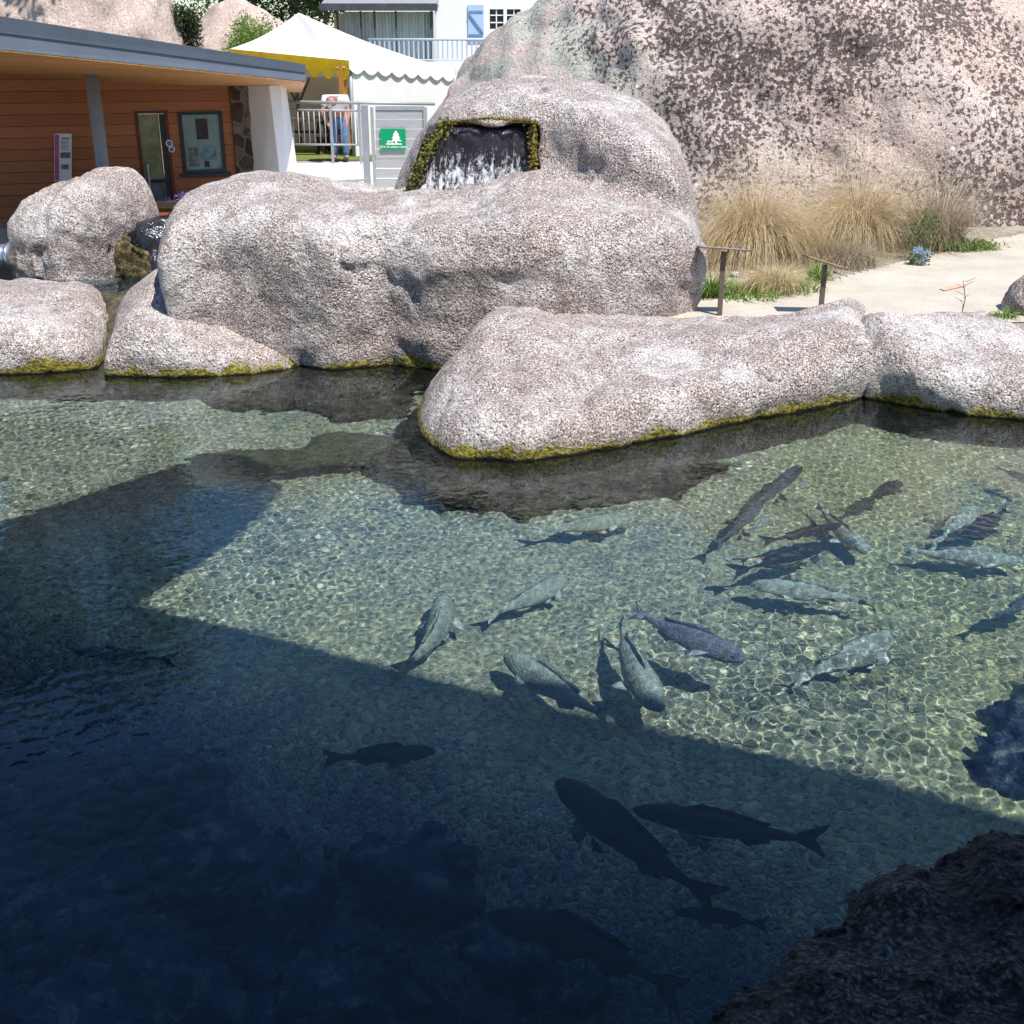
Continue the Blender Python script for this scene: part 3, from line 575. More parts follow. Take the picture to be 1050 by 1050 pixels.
# small cascade beside the free standing boulder
a, b = onz(150, 281, .45), onz(118, 283, .45)
rock('mossy_rock', [ellip((b[0]+.05, b[1]+.28, .55), (.34, .34, .42)), ellip((b[0]+.3, b[1]+.3, .42), (.3, .3, .36))], M['brown_moss'], .03, 'brown mossy rock at the right foot of the free standing boulder', 'rock', amp=.08, nsc=3.5, pad=.25)
rock('wet_rock', [ellip((a[0]+.02, a[1]+.42, .72), (.44, .36, .40)), ellip((a[0]+.3, a[1]+.5, .80), (.4, .34, .38)), ellip((a[0], a[1]+.4, .4), (.34, .28, .4))], M['wet'], .03, 'black wet rock with water running over it beside the mossy one', 'rock', amp=.05, nsc=3., pad=.25)
V = []; Fq = []; nx, nz = 8, 12
for j in range(nz+1):
    u = j/nz
    for i in range(nx+1):
        q = i/nx; V.append((a[0]-.16+.40*q+.02*u, a[1]+.10-.13*math.sin(u*1.5)+.015*math.sin(i*2.1), .86-.43*u))
Fq = [(j*(nx+1)+i, (j+1)*(nx+1)+i, (j+1)*(nx+1)+i+1, j*(nx+1)+i+1) for j in range(nz) for i in range(nx)]
n0 = len(V); V += [(x, y+.06, z) for x, y, z in V]; Fq += [tuple(n0+i for i in reversed(f)) for f in list(Fq)]
tag(mesh_obj('cascade', V, Fq, M['dark_fall'], None, True), 'thin dark cascade spilling down the black wet rock into the upper pool', 'waterfall')
# steel pipe on the left of the upper pool
a, b = at(-60, 258, 15.8), at(9, 263, 15.8)
o = MB().tube([a, a*.2+b*.8, b], .16, 20).tube([b, b+np.array((.04, 0, 0))], [.185, .185], 20).build('steel_pipe', M['steel'], None, True); tag(o, 'polished steel pipe end over the small upper pool', 'pipe')

# ------------------------------------------------------------------ path, pavement, lawn
def sheet(name, pts, mat, lift=.012, step=.25, kind='structure', label=None, cat=None):
    P = np.array([p[:2] for p in pts]); x0, y0 = P.min(0); x1, y1 = P.max(0)
    xs, ys = np.arange(x0, x1+step, step), np.arange(y0, y1+step, step); X, Y = np.meshgrid(xs, ys, indexing='ij')
    sd = polysdf(X, Y, P); inside = sd < step*.6
    # pull the border vertices onto the outline
    gxs = (polysdf(X+1e-3, Y, P)-sd)/1e-3; gys = (polysdf(X, Y+1e-3, P)-sd)/1e-3; mv = np.clip(sd, 0, None); X2, Y2 = X-gxs*mv, Y-gys*mv
    Z = gbase(X2, Y2)+lift; a, b = X.shape; I = np.arange(a*b).reshape(a, b)
    Q = np.stack((I[:-1, :-1], I[1:, :-1], I[1:, 1:], I[:-1, 1:]), -1).reshape(-1, 4); ok = inside.ravel()[Q].all(1); Q = Q[ok]
    u, inv = np.unique(Q, return_inverse=True); V = np.stack((X2, Y2, Z), -1).reshape(-1, 3)[u]
    return tag(mesh_obj(name, V, inv.reshape(-1, 4), mat), label, cat, None, kind)
sheet('path', [(1.6, 13.4), ong(690, 312), ong(770, 304), ong(830, 294), ong(865, 283), ong(910, 272), ong(965, 260), ong(1010, 247), ong(1060, 238), (12, 18.5), (12, 12.5), (1.6, 12.3)], M['sand'], step=.12)
sheet('pavement', [ong(285, 200), ong(285, 168), ong(380, 167), ong(460, 168), ong(470, 200), (-.5, 17.0), (-4, 17.0)], M['concrete'])
lawn = sheet('lawn', [ong(270, 165), ong(270, 149), ong(480, 149), ong(480, 165)], M['lawn'], kind='stuff')
a = ong(963, 298); b = ong(989, 293)
mb = MB(); mb.plate([(a[0], a[1], a[2]+.022), (a[0]+.03, a[1]-.1, a[2]+.022), (b[0], b[1]-.08, b[2]+.022), (b[0]-.02, b[1]+.04, b[2]+.022)], .004); tag(mb.build('painted_mark', M['orange_paint']), kind='structure')

# ------------------------------------------------------------------ wooden kiosk
YL, YR = 18.6, 20.4                                   # wall distance at its left and right end
def wl(px): return YL+(YR-YL)*(px+60)/322.
WA, WB = at(-60, 100, YL), at(262, 100, YR); WN = np.array((WB[1]-WA[1], -(WB[0]-WA[0]), 0.)); WN /= np.linalg.norm(WN)
def wp(px, py, off=0.):                              # point on the wall plane, off = towards the viewer
    d = ray(px, py); o_ = np.array((0, 0, EYE)); return o_+d*(((WA+WN*off-o_)@WN)/(d@WN))
kiosk = empty('wooden_kiosk', (*wp(120, 200)[:2], .4), 'red wooden kiosk with a grey zinc roof and glass door', 'building')
def wallpoly(px0, py0, px1, py1, z0=None):
    a, b, c, d = wp(px0, py1), wp(px1, py1), wp(px1, py0), wp(px0, py0)
    if z0 is not None: a[2] = z0; b[2] = z0
    return [a, b, c, d]
def nrm_out(): a, b = wp(0, 100), wp(200, 100); e = b-a; n = np.array((e[1], -e[0], 0)); return n/np.linalg.norm(n)
NO = nrm_out()
def wbox(px0, py0, px1, py1, off, th, z0=None):      # slab lying on the wall, its front at off
    q = [p+NO*off for p in wallpoly(px0, py0, px1, py1, z0)]; mb = MB(); return mb.hexa([p-NO*th for p in q], q)
# wall pieces round the door and the window (no overlapping faces)
Lx, Rx = wp(-60, 60), wp(240, 60)
d0, d1, w0, w1 = 136, 170, 181, 226
mb = MB()
def piece(pxa, pxb, za, zb):
    a, b = wp(pxa, 100), wp(pxb, 100); zf_ = (lambda p, z: z if z is not None else zts(p)); q = [np.array((a[0], a[1], za)), np.array((b[0], b[1], za)), np.array((b[0], b[1], zf_(pxb, zb))), np.array((a[0], a[1], zf_(pxa, zb)))]; mb.hexa([p-NO*.2 for p in q], q)
ZT = None
SL, SR = wp(-60, 70), wp(262, 85.5)
def zts(px): return SL[2]+(SR[2]-SL[2])*(px+60)/322. - .03
dz = wp(150, 113)[2]; wz1 = wp(203, 114)[2]; wz0 = wp(203, 178)[2]
piece(-60, d0, 0, ZT); piece(d1, w0, 0, ZT); piece(w1, 240, 0, ZT); piece(d0, d1, dz, ZT); piece(w0, w1, wz1, ZT); piece(w0, w1, 0, wz0)
mb.build('wall', M['cladding'], kiosk)
def frame(pxa, pxb, za, zb, t, off, th, mat, name, par, bottom=True):
    a, b = wp(pxa, 100), wp(pxb, 100); e = (b-a)/np.linalg.norm((b-a)[:2]); e[2] = 0; mb = MB()
    def q(x0, x1, z0, z1):
        c = [np.array((*(a+e*x0)[:2], z0)), np.array((*(a+e*x1)[:2], z0)), np.array((*(a+e*x1)[:2], z1)), np.array((*(a+e*x0)[:2], z1))]; c = [p+NO*off for p in c]; mb.hexa([p-NO*th for p in c], c)
    Lw = np.linalg.norm((b-a)[:2]); q(0, t, za, zb); q(Lw-t, Lw, za, zb); q(t, Lw-t, zb-t, zb)
    if bottom: q(t, Lw-t, za, za+t)
    return mb.build(name, mat, par), a, e, Lw
door, a, e, Lw = frame(d0, d1, .42, dz-.004, .05, .015, .1, M['door_wood'], 'door', kiosk)
def onwall(a, e, x0, x1, z0, z1, off, th): c = [np.array((*(a+e*x0)[:2], z0)), np.array((*(a+e*x1)[:2], z0)), np.array((*(a+e*x1)[:2], z1)), np.array((*(a+e*x0)[:2], z1))]; c = [p+NO*off for p in c]; return MB().hexa([p-NO*th for p in c], c)
onwall(a, e, .052, Lw-.145, .475, 1.298, -.03, .02).build('lower_glass', M['glass_low'], door); onwall(a, e, .052, Lw-.145, 1.362, dz-.06, -.03, .02).build('upper_glass', M['glass_high'], door)
onwall(a, e, .052, Lw-.052, 1.30, 1.36, -.01, .015).build('door_rail', M['black'], door)
onwall(a, e, Lw-.14, Lw-.052, .475, dz-.06, -.005, .02).build('door_stile', M['black'], door)
onwall(a, e, .1, .13, 1.2, 1.6, .03, .02).build('handle', M['steel'], door)
win, a, e, Lw = frame(w0, w1, wz0+.004, wz1-.004, .05, .03, .12, M['black'], 'window', kiosk)
onwall(a, e, .052, Lw-.052, wz0+.055, wz1-.055, -.02, .02).build('pane', M['board_teal'], win)
H = wz1-wz0
onwall(a, e, Lw*.38, Lw*.65, wz0+H*.55, wz0+H*.88, -.012, .004).build('notice', M['photo_dark'], win); onwall(a, e, Lw*.16, Lw*.38, wz0+H*.12, wz0+H*.42, -.012, .004).build('notice', M['photo_grey'], win)
onwall(a, e, Lw*.5, Lw*.62, wz0+H*.10, wz0+H*.2, -.012, .004).build('notice', M['photo_dark'], win); onwall(a, e, Lw*.42, Lw*.8, wz0+H*.22, wz0+H*.44, -.013, .003).build('notice', plain('teal_print', (.12, .22, .24), .4, .3, 0, .5, 9.), win)
onwall(a, e, -.06, Lw+.06, wz0-.05, wz0+.0, .05, .05).build('sill', M['black'], win)
# roof: sloping slab with deep fascia
YF = lambda px: 15.4+(18.9-15.4)*(px+80)/393.
fb = [at(-80, 42, YF(-80)), at(313, 83, YF(313))]; ft = [at(-80, 4, YF(-80)), at(313, 66, YF(313))]
sl_ = wp(-80, 69.5); sr_ = wp(300, 87.5)
bk = [fb[0]+(sl_-fb[0])*2.2, fb[1]+(sr_-fb[1])*2.6]; bk[1][0] = at(308, 80, bk[1][1])[0]; bt = [bk[0]+np.array((0, 0, .4)), bk[1]+np.array((0, 0, .22))]
roof = MB().hexa([fb[0]+np.array((0, .06, .03)), fb[1]+np.array((0, .06, .03)), bk[1], bk[0]], [ft[0]+np.array((0, .06, -.03)), ft[1]+np.array((0, .06, -.03)), bt[1], bt[0]]).build('roof', M['zinc'], kiosk)
m_ = [ft[k]*.5+fb[k]*.5 for k in (0, 1)]
dv = np.array((0, .055, 0))
MB().hexa([m_[0], m_[1], m_[1]+dv, m_[0]+dv], [ft[0], ft[1], ft[1]+dv, ft[0]+dv]).build('fascia', M['zinc'], roof)
up = np.array((0, .02, -.004)); MB().hexa([fb[0]+up, fb[1]+up, fb[1]+dv, fb[0]+dv], [m_[0]+up, m_[1]+up, m_[1]+dv, m_[0]+dv]).build('flashing', M['zinc_light'], roof)
dn = np.array((0, .03, -.025)); d2 = np.array((0, 0, -.02))
MB().hexa([fb[0]+dn, fb[1]+dn, bk[1]+d2, bk[0]+d2], [fb[0]+dn+np.array((0, 0, .02)), fb[1]+dn+np.array((0, 0, .02)), bk[1], bk[0]]).build('soffit', M['soffit'], kiosk)
c1 = at(104, 160, 18.7); MB().tube([(c1[0], 18.7, .2), (c1[0], 18.7, zts(92)+.14)], .10, 16).build('column', M['grey_paint'], kiosk, True)
# rubble end wall and white pier
mb = MB(); rr = random.Random(3); zs = np.linspace(.1, SR[2]-.02, 14)
for k in range(13):
    xo = rr.uniform(-.06, .07); a, b = wp(236, 100), wp(257, 100); q0 = [a+NO*.06, b+NO*.1+np.array((xo, 0, 0)), b-NO*.5+np.array((xo, 0, 0)), a-NO*.5]
    mb.hexa([(p[0], p[1], zs[k]) for p in q0], [(p[0], p[1], zs[k+1]) for p in q0])
mb.build('stone_wall', M['rubble'], kiosk)
a, b, c = at(257, 150, 20.3), at(279, 150, 19.75), at(296, 150, 19.95)
mb = MB(); top = SR[2]-.02
A0, A1 = (a[0], a[1], .1), (a[0], a[1], top); B0, B1 = (b[0]+.16, b[1], .1), (at(276, 90, 19.75)[0], b[1]+.02, top); C0, C1 = (c[0]-.02, c[1], .1), (at(288, 90, 19.95)[0], c[1], top); D0, D1 = (c[0]+.0, 21.2, .1), (at(291, 90, 21)[0], 21.2, top); E0, E1 = (a[0], 21.2, .1), (a[0], 21.2, top)
mb.hexa([A0, B0, C0, D0, E0], [A1, B1, C1, D1, E1]); mb.build('pier', M['render'], kiosk)
# things on the kiosk wall
po = empty('poster', wp(64, 180, -.01), 'narrow white poster with small grey photos and a pink edge', 'poster')
wbox(55.5, 137, 73.5, 186, .022, .018).build('sheet', M['paper'], po); wbox(56, 138, 60.5, 185, .026, .003).build('pink_edge', M['photo_pink'], po)
for q in ((63, 141, 71, 142.5), (62, 156, 72, 162), (62.5, 168.5, 70, 173.5)): wbox(*q, .026, .003).build('photo', M['photo_grey'], po)
for k in range(7): wbox(62, 144+k*1.5, 71-(k % 3), 144.5+k*1.5, .025, .002).build('text_line', M['photo_grey'], po)
st = empty('wall_sign', wp(175, 157, -.02), 'small round blue and white sign between door and window', 'sign')
for k, (x, y, r) in enumerate(((173.5, 147, 3.4), (176, 153, 3.0))):
    c = wp(x, y, .02); rad = r*wl(x)/F0; MB().tube([c, c+NO*.012], rad, 18).build('disc', M['paper'], st); MB().tube([c+NO*.0125, c+NO*.016], rad*.68, 18).build('emblem', M['blue_sticker'], st)

# planter with purple flowers
a, b = at(160, 204, 18.2), at(204, 206, 18.2)
pl = empty('planter', ((a[0]+b[0])/2, 18.3, .5), 'dark wooden planter edge in front of the kiosk door', 'planter')
MB().box(((a[0]+b[0])/2, 18.3, a[2]-.10), (b[0]-a[0]+.5, .06, .10)).build('top_rail', M['darkwood'], pl); MB().box(((a[0]+b[0])/2, 18.32, a[2]-.5), (b[0]-a[0]+.4, .05, .68)).build('side_board', M['cladding'], pl)
MB().box(((a[0]+b[0])/2, 18.55, a[2]-.45), (b[0]-a[0]+.4, .38, .62)).build('soil', M['soil'], pl)

# ------------------------------------------------------------------ foliage builders
def leaves(name, centers, radii, n, size, mat, parent=None, seed=0, shell=.55, up=.25, lw=.45):
    r = np.random.default_rng(seed); C, Rd = np.array(centers, float), np.array(radii, float); w = Rd.prod(1)**(2/3); k = r.choice(len(C), n, p=w/w.sum())
    d = r.normal(size=(n, 3)); d /= np.linalg.norm(d, axis=1)[:, None]; rad = shell+(1-shell)*r.random(n)**.6; p = C[k]+d*Rd[k]*rad[:, None]*(1+.18*r.normal(size=(n, 1)))
    t = r.normal(size=(n, 3))+d*.6+np.array((0, 0, up)); t /= np.linalg.norm(t, axis=1)[:, None]; s = np.cross(t, r.normal(size=(n, 3))); s /= np.linalg.norm(s, axis=1)[:, None]
    L = size*r.uniform(.6, 1.3, (n, 1)); nn = np.cross(t, s)*L*.12
    V = np.stack((p, p+t*L*.5+s*L*lw*.5+nn, p+t*L, p+t*L*.5-s*L*lw*.5+nn), 1).reshape(-1, 3); return mesh_obj(name, V, np.arange(4*n).reshape(n, 4), mat, parent, False)
def blades(name, base, spread, n, hgt, lean, width, mat, parent=None, seed=0, seg=5, droop=.5):
    r = np.random.default_rng(seed); a = r.uniform(0, 2*math.pi, n); q = np.sqrt(r.random(n)); p0 = np.stack((base[0]+q*spread*np.cos(a), base[1]+q*spread*np.sin(a), np.full(n, base[2])), 1)
    a2 = a+r.normal(0, .75, n); L = hgt*r.uniform(.55, 1.15, n); ln = lean*(.15+q)*r.uniform(.4, 1.2, n); V = []
    for k in range(seg+1):
        u = k/seg; th = ln*(u*(1+droop*u)); hx = L*u*np.sin(np.minimum(th, 2.2)); hz = L*u*np.cos(np.minimum(th, 2.2)); c = p0+np.stack((hx*np.cos(a2), hx*np.sin(a2), hz), 1)
        w = width*(1-u*.9); sx = np.stack((-np.sin(a2+.6), np.cos(a2+.6), np.zeros(n)), 1)*w; V += [c-sx, c+sx]
    V = np.stack(V, 1); m = 2*(seg+1); idx = np.arange(n)[:, None]*m; F = np.concatenate([np.stack((idx[:, 0]+2*k, idx[:, 0]+2*k+1, idx[:, 0]+2*k+3, idx[:, 0]+2*k+2), 1) for k in range(seg)])
    return mesh_obj(name, V.reshape(-1, 3), F, mat, parent, False)
a = at(188, 205, 18.5)
fl = empty('flowers', a-np.array((0, 0, .1)), 'purple flowers growing in the dark planter by the door', 'flowers')
blades('leaves', a-np.array((0, 0, .2)), .22, 60, .26, 1.0, .012, M['leaf_dark'], fl, 5); leaves('blossom', [a+np.array((0, 0, .04)), a+np.array((.2, 0, 0)), a+np.array((-.2, 0, -.02))], [(.1, .1, .07), (.07, .08, .05), (.07, .08, .05)], 130, .05, M['purple'], fl, 6)

# grass tussocks in the bed
def tussock(base, hgt, spread, n, label, seed, mat='straw', heads=True, lean=1.55):
    o = empty('grass_tussock', base, label, 'ornamental grass'); blades('blades', base, spread, int(n*1.35), hgt, lean, .0046, M[mat], o, seed)
    blades('old_leaves', base, spread*1.1, n//3, hgt*.62, lean*1.5, .007, M['dusty'], o, seed+2)
    if heads and n < 1000: blades('seed_stalks', base, spread*.9, n//3, hgt*1.28, lean*.85, .0036, M['straw_pale'], o, seed+1)
    elif heads: blades('seed_stalks', base, spread*.9, n//3, hgt*1.28, lean*.85, .0036, M['straw_pale'], o, seed+1); b_ = np.array(base); leaves('seed_heads', [b_+np.array((0, 0, hgt*.62))], [(hgt*.66, hgt*.5, hgt*.46)], n//2, .10, M['straw_pale'], o, seed+4, .72, .5, .12)
    return o
b1 = ong(776, 270); b1[1] += .35; b2 = ong(886, 258); b2[1] += .5; b3 = ong(968, 258); b3[1] += .35
tussock(b1, 1.32, .26, 2300, 'largest golden dry grass tussock behind the grey lectern', 11); tussock(b2, 1.28, .24, 1900, 'second golden dry grass tussock right of the largest one', 21)
tussock(b3, 1.15, .3, 700, 'sparse greyish grass tussock nearest the pale right side of the path', 31, 'dusty', True, 1.0)
b4 = ong(793, 298); tussock(b4, .42, .25, 700, 'small low dry grass tuft between the two lecterns', 41, 'straw', False, 1.3)
b5 = ong(865, 270); tussock(b5, .5, .4, 500, 'low dusty grass tuft below the golden tussocks', 51, 'dusty', False, 1.4)
def strap_plant(px, py, label, n, h, sp, seed, mat='leaf_bright'):
    b = ong(px, py); o = empty('green_plant', b, label, 'plant'); blades('leaves', b, sp, n, h, 1.2, .014, M[mat], o, seed); return o
strap_plant(728, 304, 'bright green strappy plant beside the blue flowers at the boulder', 130, .36, .12, 61); strap_plant(765, 303, 'low bright green plants edging the path left of the tan lectern', 180, .2, .4, 62)
strap_plant(805, 297, 'green plant clump at the path edge under the dry tuft', 170, .22, .38, 66); strap_plant(838, 288, 'bright green strappy plant just behind the tan lectern', 90, .3, .1, 63)
def leafy(px, py, label, cs, n, size, seed, mat='leaf'):
    b = ong(px, py); o = empty('leafy_plant', b, label, 'plant'); leaves('leaves', [b+np.array(c[:3]) for c in cs], [c[3:] for c in cs], n, size, M[mat], o, seed, .2)
    MB().tube([b, b+np.array((0, 0, .2))], [.015, .008], 6).build('stem', M['bark'], o); return o
leafy(942, 268, 'tall leafy green plant under the sparse grass', [(0, .1, .3, .25, .2, .32), (.1, .1, .5, .15, .15, .2)], 420, .05, 71); leafy(985, 258, 'spreading green ground plant at the path edge', [(0, 0, .08, .42, .18, .09), (.35, .1, .06, .25, .15, .07)], 1200, .05, 72, 'leaf_bright')
def hydrangea(px, py, label, seed):
    b = ong(px, py); o = empty('flower_cluster', b, label, 'flowers'); leaves('leaves', [b+np.array((0, 0, .08))], [(.14, .12, .1)], 160, .06, M['leaf'], o, seed)
    for dx, dz in ((-.04, .2), (.07, .15), (.02, .06)): c = b+np.array((dx, -.06, dz)); leaves('blossom', [c], [(.05, .05, .045)], 130, .03, M['blue_flower'], o, seed+3, .7)
    return o
hydrangea(711, 304, 'pale blue flower cluster against the waterfall boulder', 81); hydrangea(941, 272, 'pale blue flower cluster in the planted bed by the path', 84)
b = ong(985, 327); mb = MB(); mb.tube([b, b+np.array((.02, 0, .22)), b+np.array((-.03, 0, .42))], [.006, .005, .003], 5)
for k in range(9): q = b+np.array((0, 0, .12+.035*k)); d = random.uniform(0, 6.28); mb.tube([q, q+np.array((math.cos(d)*.1, math.sin(d)*.05, .05))], [.003, .002], 4)
tag(mb.build('dry_weed', M['rust_steel']), 'thin dry weed standing on the pale sandy path', 'weed')
b = ong(1032, 326); o = empty('weed_tuft', b, 'tiny green weed tuft beside the small grey rock', 'weed'); blades('leaves', b, .12, 70, .16, 1.4, .01, M['leaf_bright'], o, 95)

# scattered small stones in the planted bed
for k in range(34):
    px = random.uniform(712, 900); py = random.uniform(262, 300)-(px-712)*.12; b = ong(px, py); r_ = random.uniform(.02, .06); mb = MB(); mb.ell((b[0], b[1], b[2]+r_*.3), (r_*1.2, r_, r_*.7), 9, 6); V = np.array(mb.V); mb.V = [tuple(v) for v in V+.25*r_*fbm(V.astype(np.float32), 14., 2, k)[:, None]]
    tag(mb.build('pebble', M['granite_dry'], None, True), 'pale stone lying on the bare soil of the planted bed', 'stone', 'stones in the planted bed')

# ------------------------------------------------------------------ lecterns
def lectern(px, ptop, Y, wdt, rx, ry, mat, label):
    t = at(px, ptop, Y); g = float(gbase(t[0], Y)); o = empty('info_lectern', (t[0], Y, g), label, 'sign'); MB().box((t[0], Y, (g+t[2])/2), (.05, .04, t[2]-g)).build('post', M['rust_steel'], o)
    rot = Euler((R(rx), R(ry), 0)).to_matrix(); MB().box((t[0], Y, t[2]+.028), (wdt, .24, .016), rot).build('panel', M['rust_steel'], o); c = Vector((t[0], Y, t[2]+.028))+rot @ Vector((0, 0, .0105)); MB().box(c, (wdt-.04, .20, .004), rot).build('printed_face', mat, o); return o
lectern(742, 258, 12.75, .56, -7, 4, M['panel_grey'], 'thin brown information lectern with a pale grey panel'); lectern(846, 272, 12.8, .46, -3, 17, M['panel_tan'], 'thin brown information lectern with a sloping tan panel')

# ------------------------------------------------------------------ railing, gate, green sign
YG = 21.0
def vpost(mb, px, pyt, pyb, Y, wd): a, b = at(px, pyt, Y), at(px, pyb, Y); x = (a[0]+b[0])/2; mb.box((x, Y, (a[2]+b[2])/2), (wd, wd, a[2]-b[2])); return mb
YR_ = 22.6
rl = empty('metal_railing', at(330, 165, YR_), 'galvanised railing with vertical bars in front of the marquee', 'railing')
a, b = at(288, 104.5, YR_), at(446, 106.5, YR_); MB().tube([a, b], .03, 10).build('top_rail', M['galv'], rl, True)
a1, b1_ = at(294, 112.5, YR_), at(371, 113.5, YR_); MB().tube([a1, b1_], .018, 8).build('upper_bar', M['galv'], rl, True); a2, b2_ = at(294, 148, YR_), at(371, 148.5, YR_); MB().tube([a2, b2_], .018, 8).build('lower_bar', M['galv'], rl, True)
for k in range(15): s = k/14; p, q = a1+(b1_-a1)*s, a2+(b2_-a2)*s; MB().tube([p, (p[0], p[1], q[2])], .011, 6).build('baluster', M['galv'], rl, True)
vpost(MB(), 340, 104, 168, YR_, .045).build('post', M['galv'], rl); vpost(MB(), 294, 104, 168, YR_, .045).build('post', M['galv'], rl); vpost(MB(), 369, 104, 168, YR_, .045).build('post', M['galv'], rl)
lr = empty('low_rail', at(335, 197, 20.2), 'low grey double rail along the white pavement', 'railing')
MB().tube([at(298, 183.5, 20.2), at(330, 185.5, 20.2), at(375, 184.5, 20.2)], .022, 8).build('upper_rail', M['galv'], lr, True); MB().box(((at(318, 190, 20.2)+at(375, 190, 20.2))/2), (1.0, .03, .07)).build('lower_rail', M['galv'], lr); vpost(MB(), 358, 184, 206, 20.2, .04).build('post', M['galv'], lr)
gt = empty('slatted_gate', at(405, 200, YG), 'grey gate of horizontal boards between the railing and the boulder', 'gate')
vpost(MB(), 375.5, 108, 206, YG, .11).build('post', M['grey_paint'], gt); vpost(MB(), 383, 110, 204, YG, .05).build('frame_stile', M['galv'], gt); vpost(MB(), 437, 110, 204, YG, .06).build('frame_stile', M['galv'], gt)
a, b = at(385, 110.5, YG), at(435, 110.5, YG); MB().box((a+b)/2, (b[0]-a[0], .05, .05)).build('frame_rail', M['galv'], gt)
for k in range(9):
    y0 = 113+k*10.1; a, b = at(385, y0+4.2, YG), at(435, y0+4.2, YG); MB().box((a+b)/2+np.array((0, .01, 0)), (b[0]-a[0], .03, .15)).build('board', M['greyboard'], gt)
c0, c1 = at(390, 132, YG), at(416.5, 153.5, YG); cw, chh = c1[0]-c0[0], c0[2]-c1[2]; cc = (c0+c1)/2; cc[1] = YG-.035
sg = empty('picnic_sign', cc, 'green picnic area sign with a white tree symbol', 'sign'); MB().box(cc, (cw, .012, chh)).build('sign_plate', M['green_sign'], sg)
def flat(pts, nm): # pts in sign units 0..1, thickened white shape
    q = [(c0[0]+u*cw, YG-.042, c1[2]+v*chh) for u, v in pts]; return MB().plate(q, -.004, (0, -1, 0)).build(nm, M['white_paint'], sg)
flat([(.58, .32), (.66, .32), (.66, .42), (.84, .40), (.72, .56), (.79, .56), (.70, .70), (.75, .70), (.62, .93), (.49, .70), (.54, .70), (.45, .56), (.52, .56), (.40, .40), (.58, .42)], 'tree_symbol'); flat([(.22, .25), (.84, .25), (.84, .31), (.22, .31)], 'ground_symbol'); flat([(.26, .37), (.52, .37), (.52, .43), (.26, .43)], 'table_symbol'); flat([(.30, .31), (.33, .31), (.33, .37), (.30, .37)], 'table_symbol'); flat([(.44, .31), (.47, .31), (.47, .37), (.44, .37)], 'table_symbol')
def text(s, size, loc, mat, parent, name):
    c = bpy.data.curves.new(name, 'FONT'); c.body = s; c.size = size; c.align_x = 'CENTER'; c.extrude = .002; tmp = bpy.data.objects.new('tmp', c); S.collection.objects.link(tmp); dg = bpy.context.evaluated_depsgraph_get(); me = bpy.data.meshes.new_from_object(tmp.evaluated_get(dg)); bpy.data.objects.remove(tmp)
    o = bpy.data.objects.new(name, me); me.materials.clear(); me.materials.append(mat); S.collection.objects.link(o); o.rotation_euler = (math.pi/2, 0, 0); o.parent = parent; o.location = Vector([float(x) for x in loc])-parent.location; return o
text('Aire de pique-nique', .058, (cc[0], YG-.043, c1[2]+.035), M['white_paint'], sg, 'lettering')

# ------------------------------------------------------------------ marquee
tn = empty('marquee', (*at(350, 150, 28)[:2], 1.2), 'white pyramid marquee with yellow lined scalloped edge', 'tent')
Np, Lp, Rp, Pk = at(358, 62, 26.5), at(236, 50, 29.5), at(466, 72, 30), at(306, 13, 29)
zE = float(Np[2]); Lp[2] = at(236, 50, 29.5)[2]; Bp = Lp+Rp-Np; GZt = 1.1
mb = MB(); top = [Lp, Np, Rp, Bp]
for k in range(4):
    a, b = top[k], top[(k+1) % 4]; n = 10; V = []; Fc = []
    for j in range(n+1):
        for i in range(n+1): u, v = i/n, j/n; q = (a+(b-a)*u)*(1-v)+Pk*v; q = q-np.array((0, 0, .22*math.sin(math.pi*v)*(.4+.6*math.sin(math.pi*u)))); V.append(q)
    Fc = [(j*(n+1)+i, j*(n+1)+i+1, (j+1)*(n+1)+i+1, (j+1)*(n+1)+i) for j in range(n) for i in range(n)]; mb.add(V, Fc)
mb.build('canopy', M['white_canvas'], tn, True)
def valance(a, b, n, drop, mat, off=0.):
    V = []; Fc = []; m = n*8
    for i in range(m+1): u = i/m; q = a+(b-a)*u; dd = drop*(.62+.38*abs(math.sin(math.pi*n*u))); V += [q+np.array((0, off, .0)), q+np.array((0, off-.02, -dd))]
    Fc = [(2*i, 2*i+1, 2*i+3, 2*i+2) for i in range(m)]; n0 = len(V); V += [v+np.array((0, .012, 0)) for v in V]; Fc += [tuple(n0+i for i in reversed(f)) for f in list(Fc)]; return MB().add(V, Fc).build('valance', mat, tn)
valance(Lp, Np, 9, .42, M['yellow'], -.03); valance(Np, Rp, 8, .26, M['white_canvas'], -.03)
def tw(a, b, u0, u1, zt, mat, nm, off=0.06):
    p, q = a+(b-a)*u0, a+(b-a)*u1; P = [np.array((p[0], p[1]+off, GZt)), np.array((q[0], q[1]+off, GZt)), np.array((q[0], q[1]+off, q[2]-zt)), np.array((p[0], p[1]+off, p[2]-zt))]; return MB().plate(P, .015).build(nm, mat, tn)
tw(Np, Rp, .02, .98, .05, M['white_canvas'], 'side_wall'); tw(Lp, Bp, .02, .98, .05, M['cream'], 'back_wall'); tw(Bp, Rp, .02, .98, .05, M['cream'], 'back_wall')
p = Np+np.array((-.08, .12, 0)); q = Lp+(Np-Lp)*.86
V = []; Fc = []
for j in range(9):
    v = j/8
    for i in range(5): u = i/4; wd = .16+.10*v; V.append((Np[0]-.10-u*wd*(1-.45*v)+.05*v, Np[1]+.1+.03*math.sin(u*9)+.0, Np[2]-.05-v*1.75))
Fc = [(j*5+i, (j+1)*5+i, (j+1)*5+i+1, j*5+i+1) for j in range(8) for i in range(4)]; MB().add(V, Fc).build('orange_drape', M['orange'], tn, True)
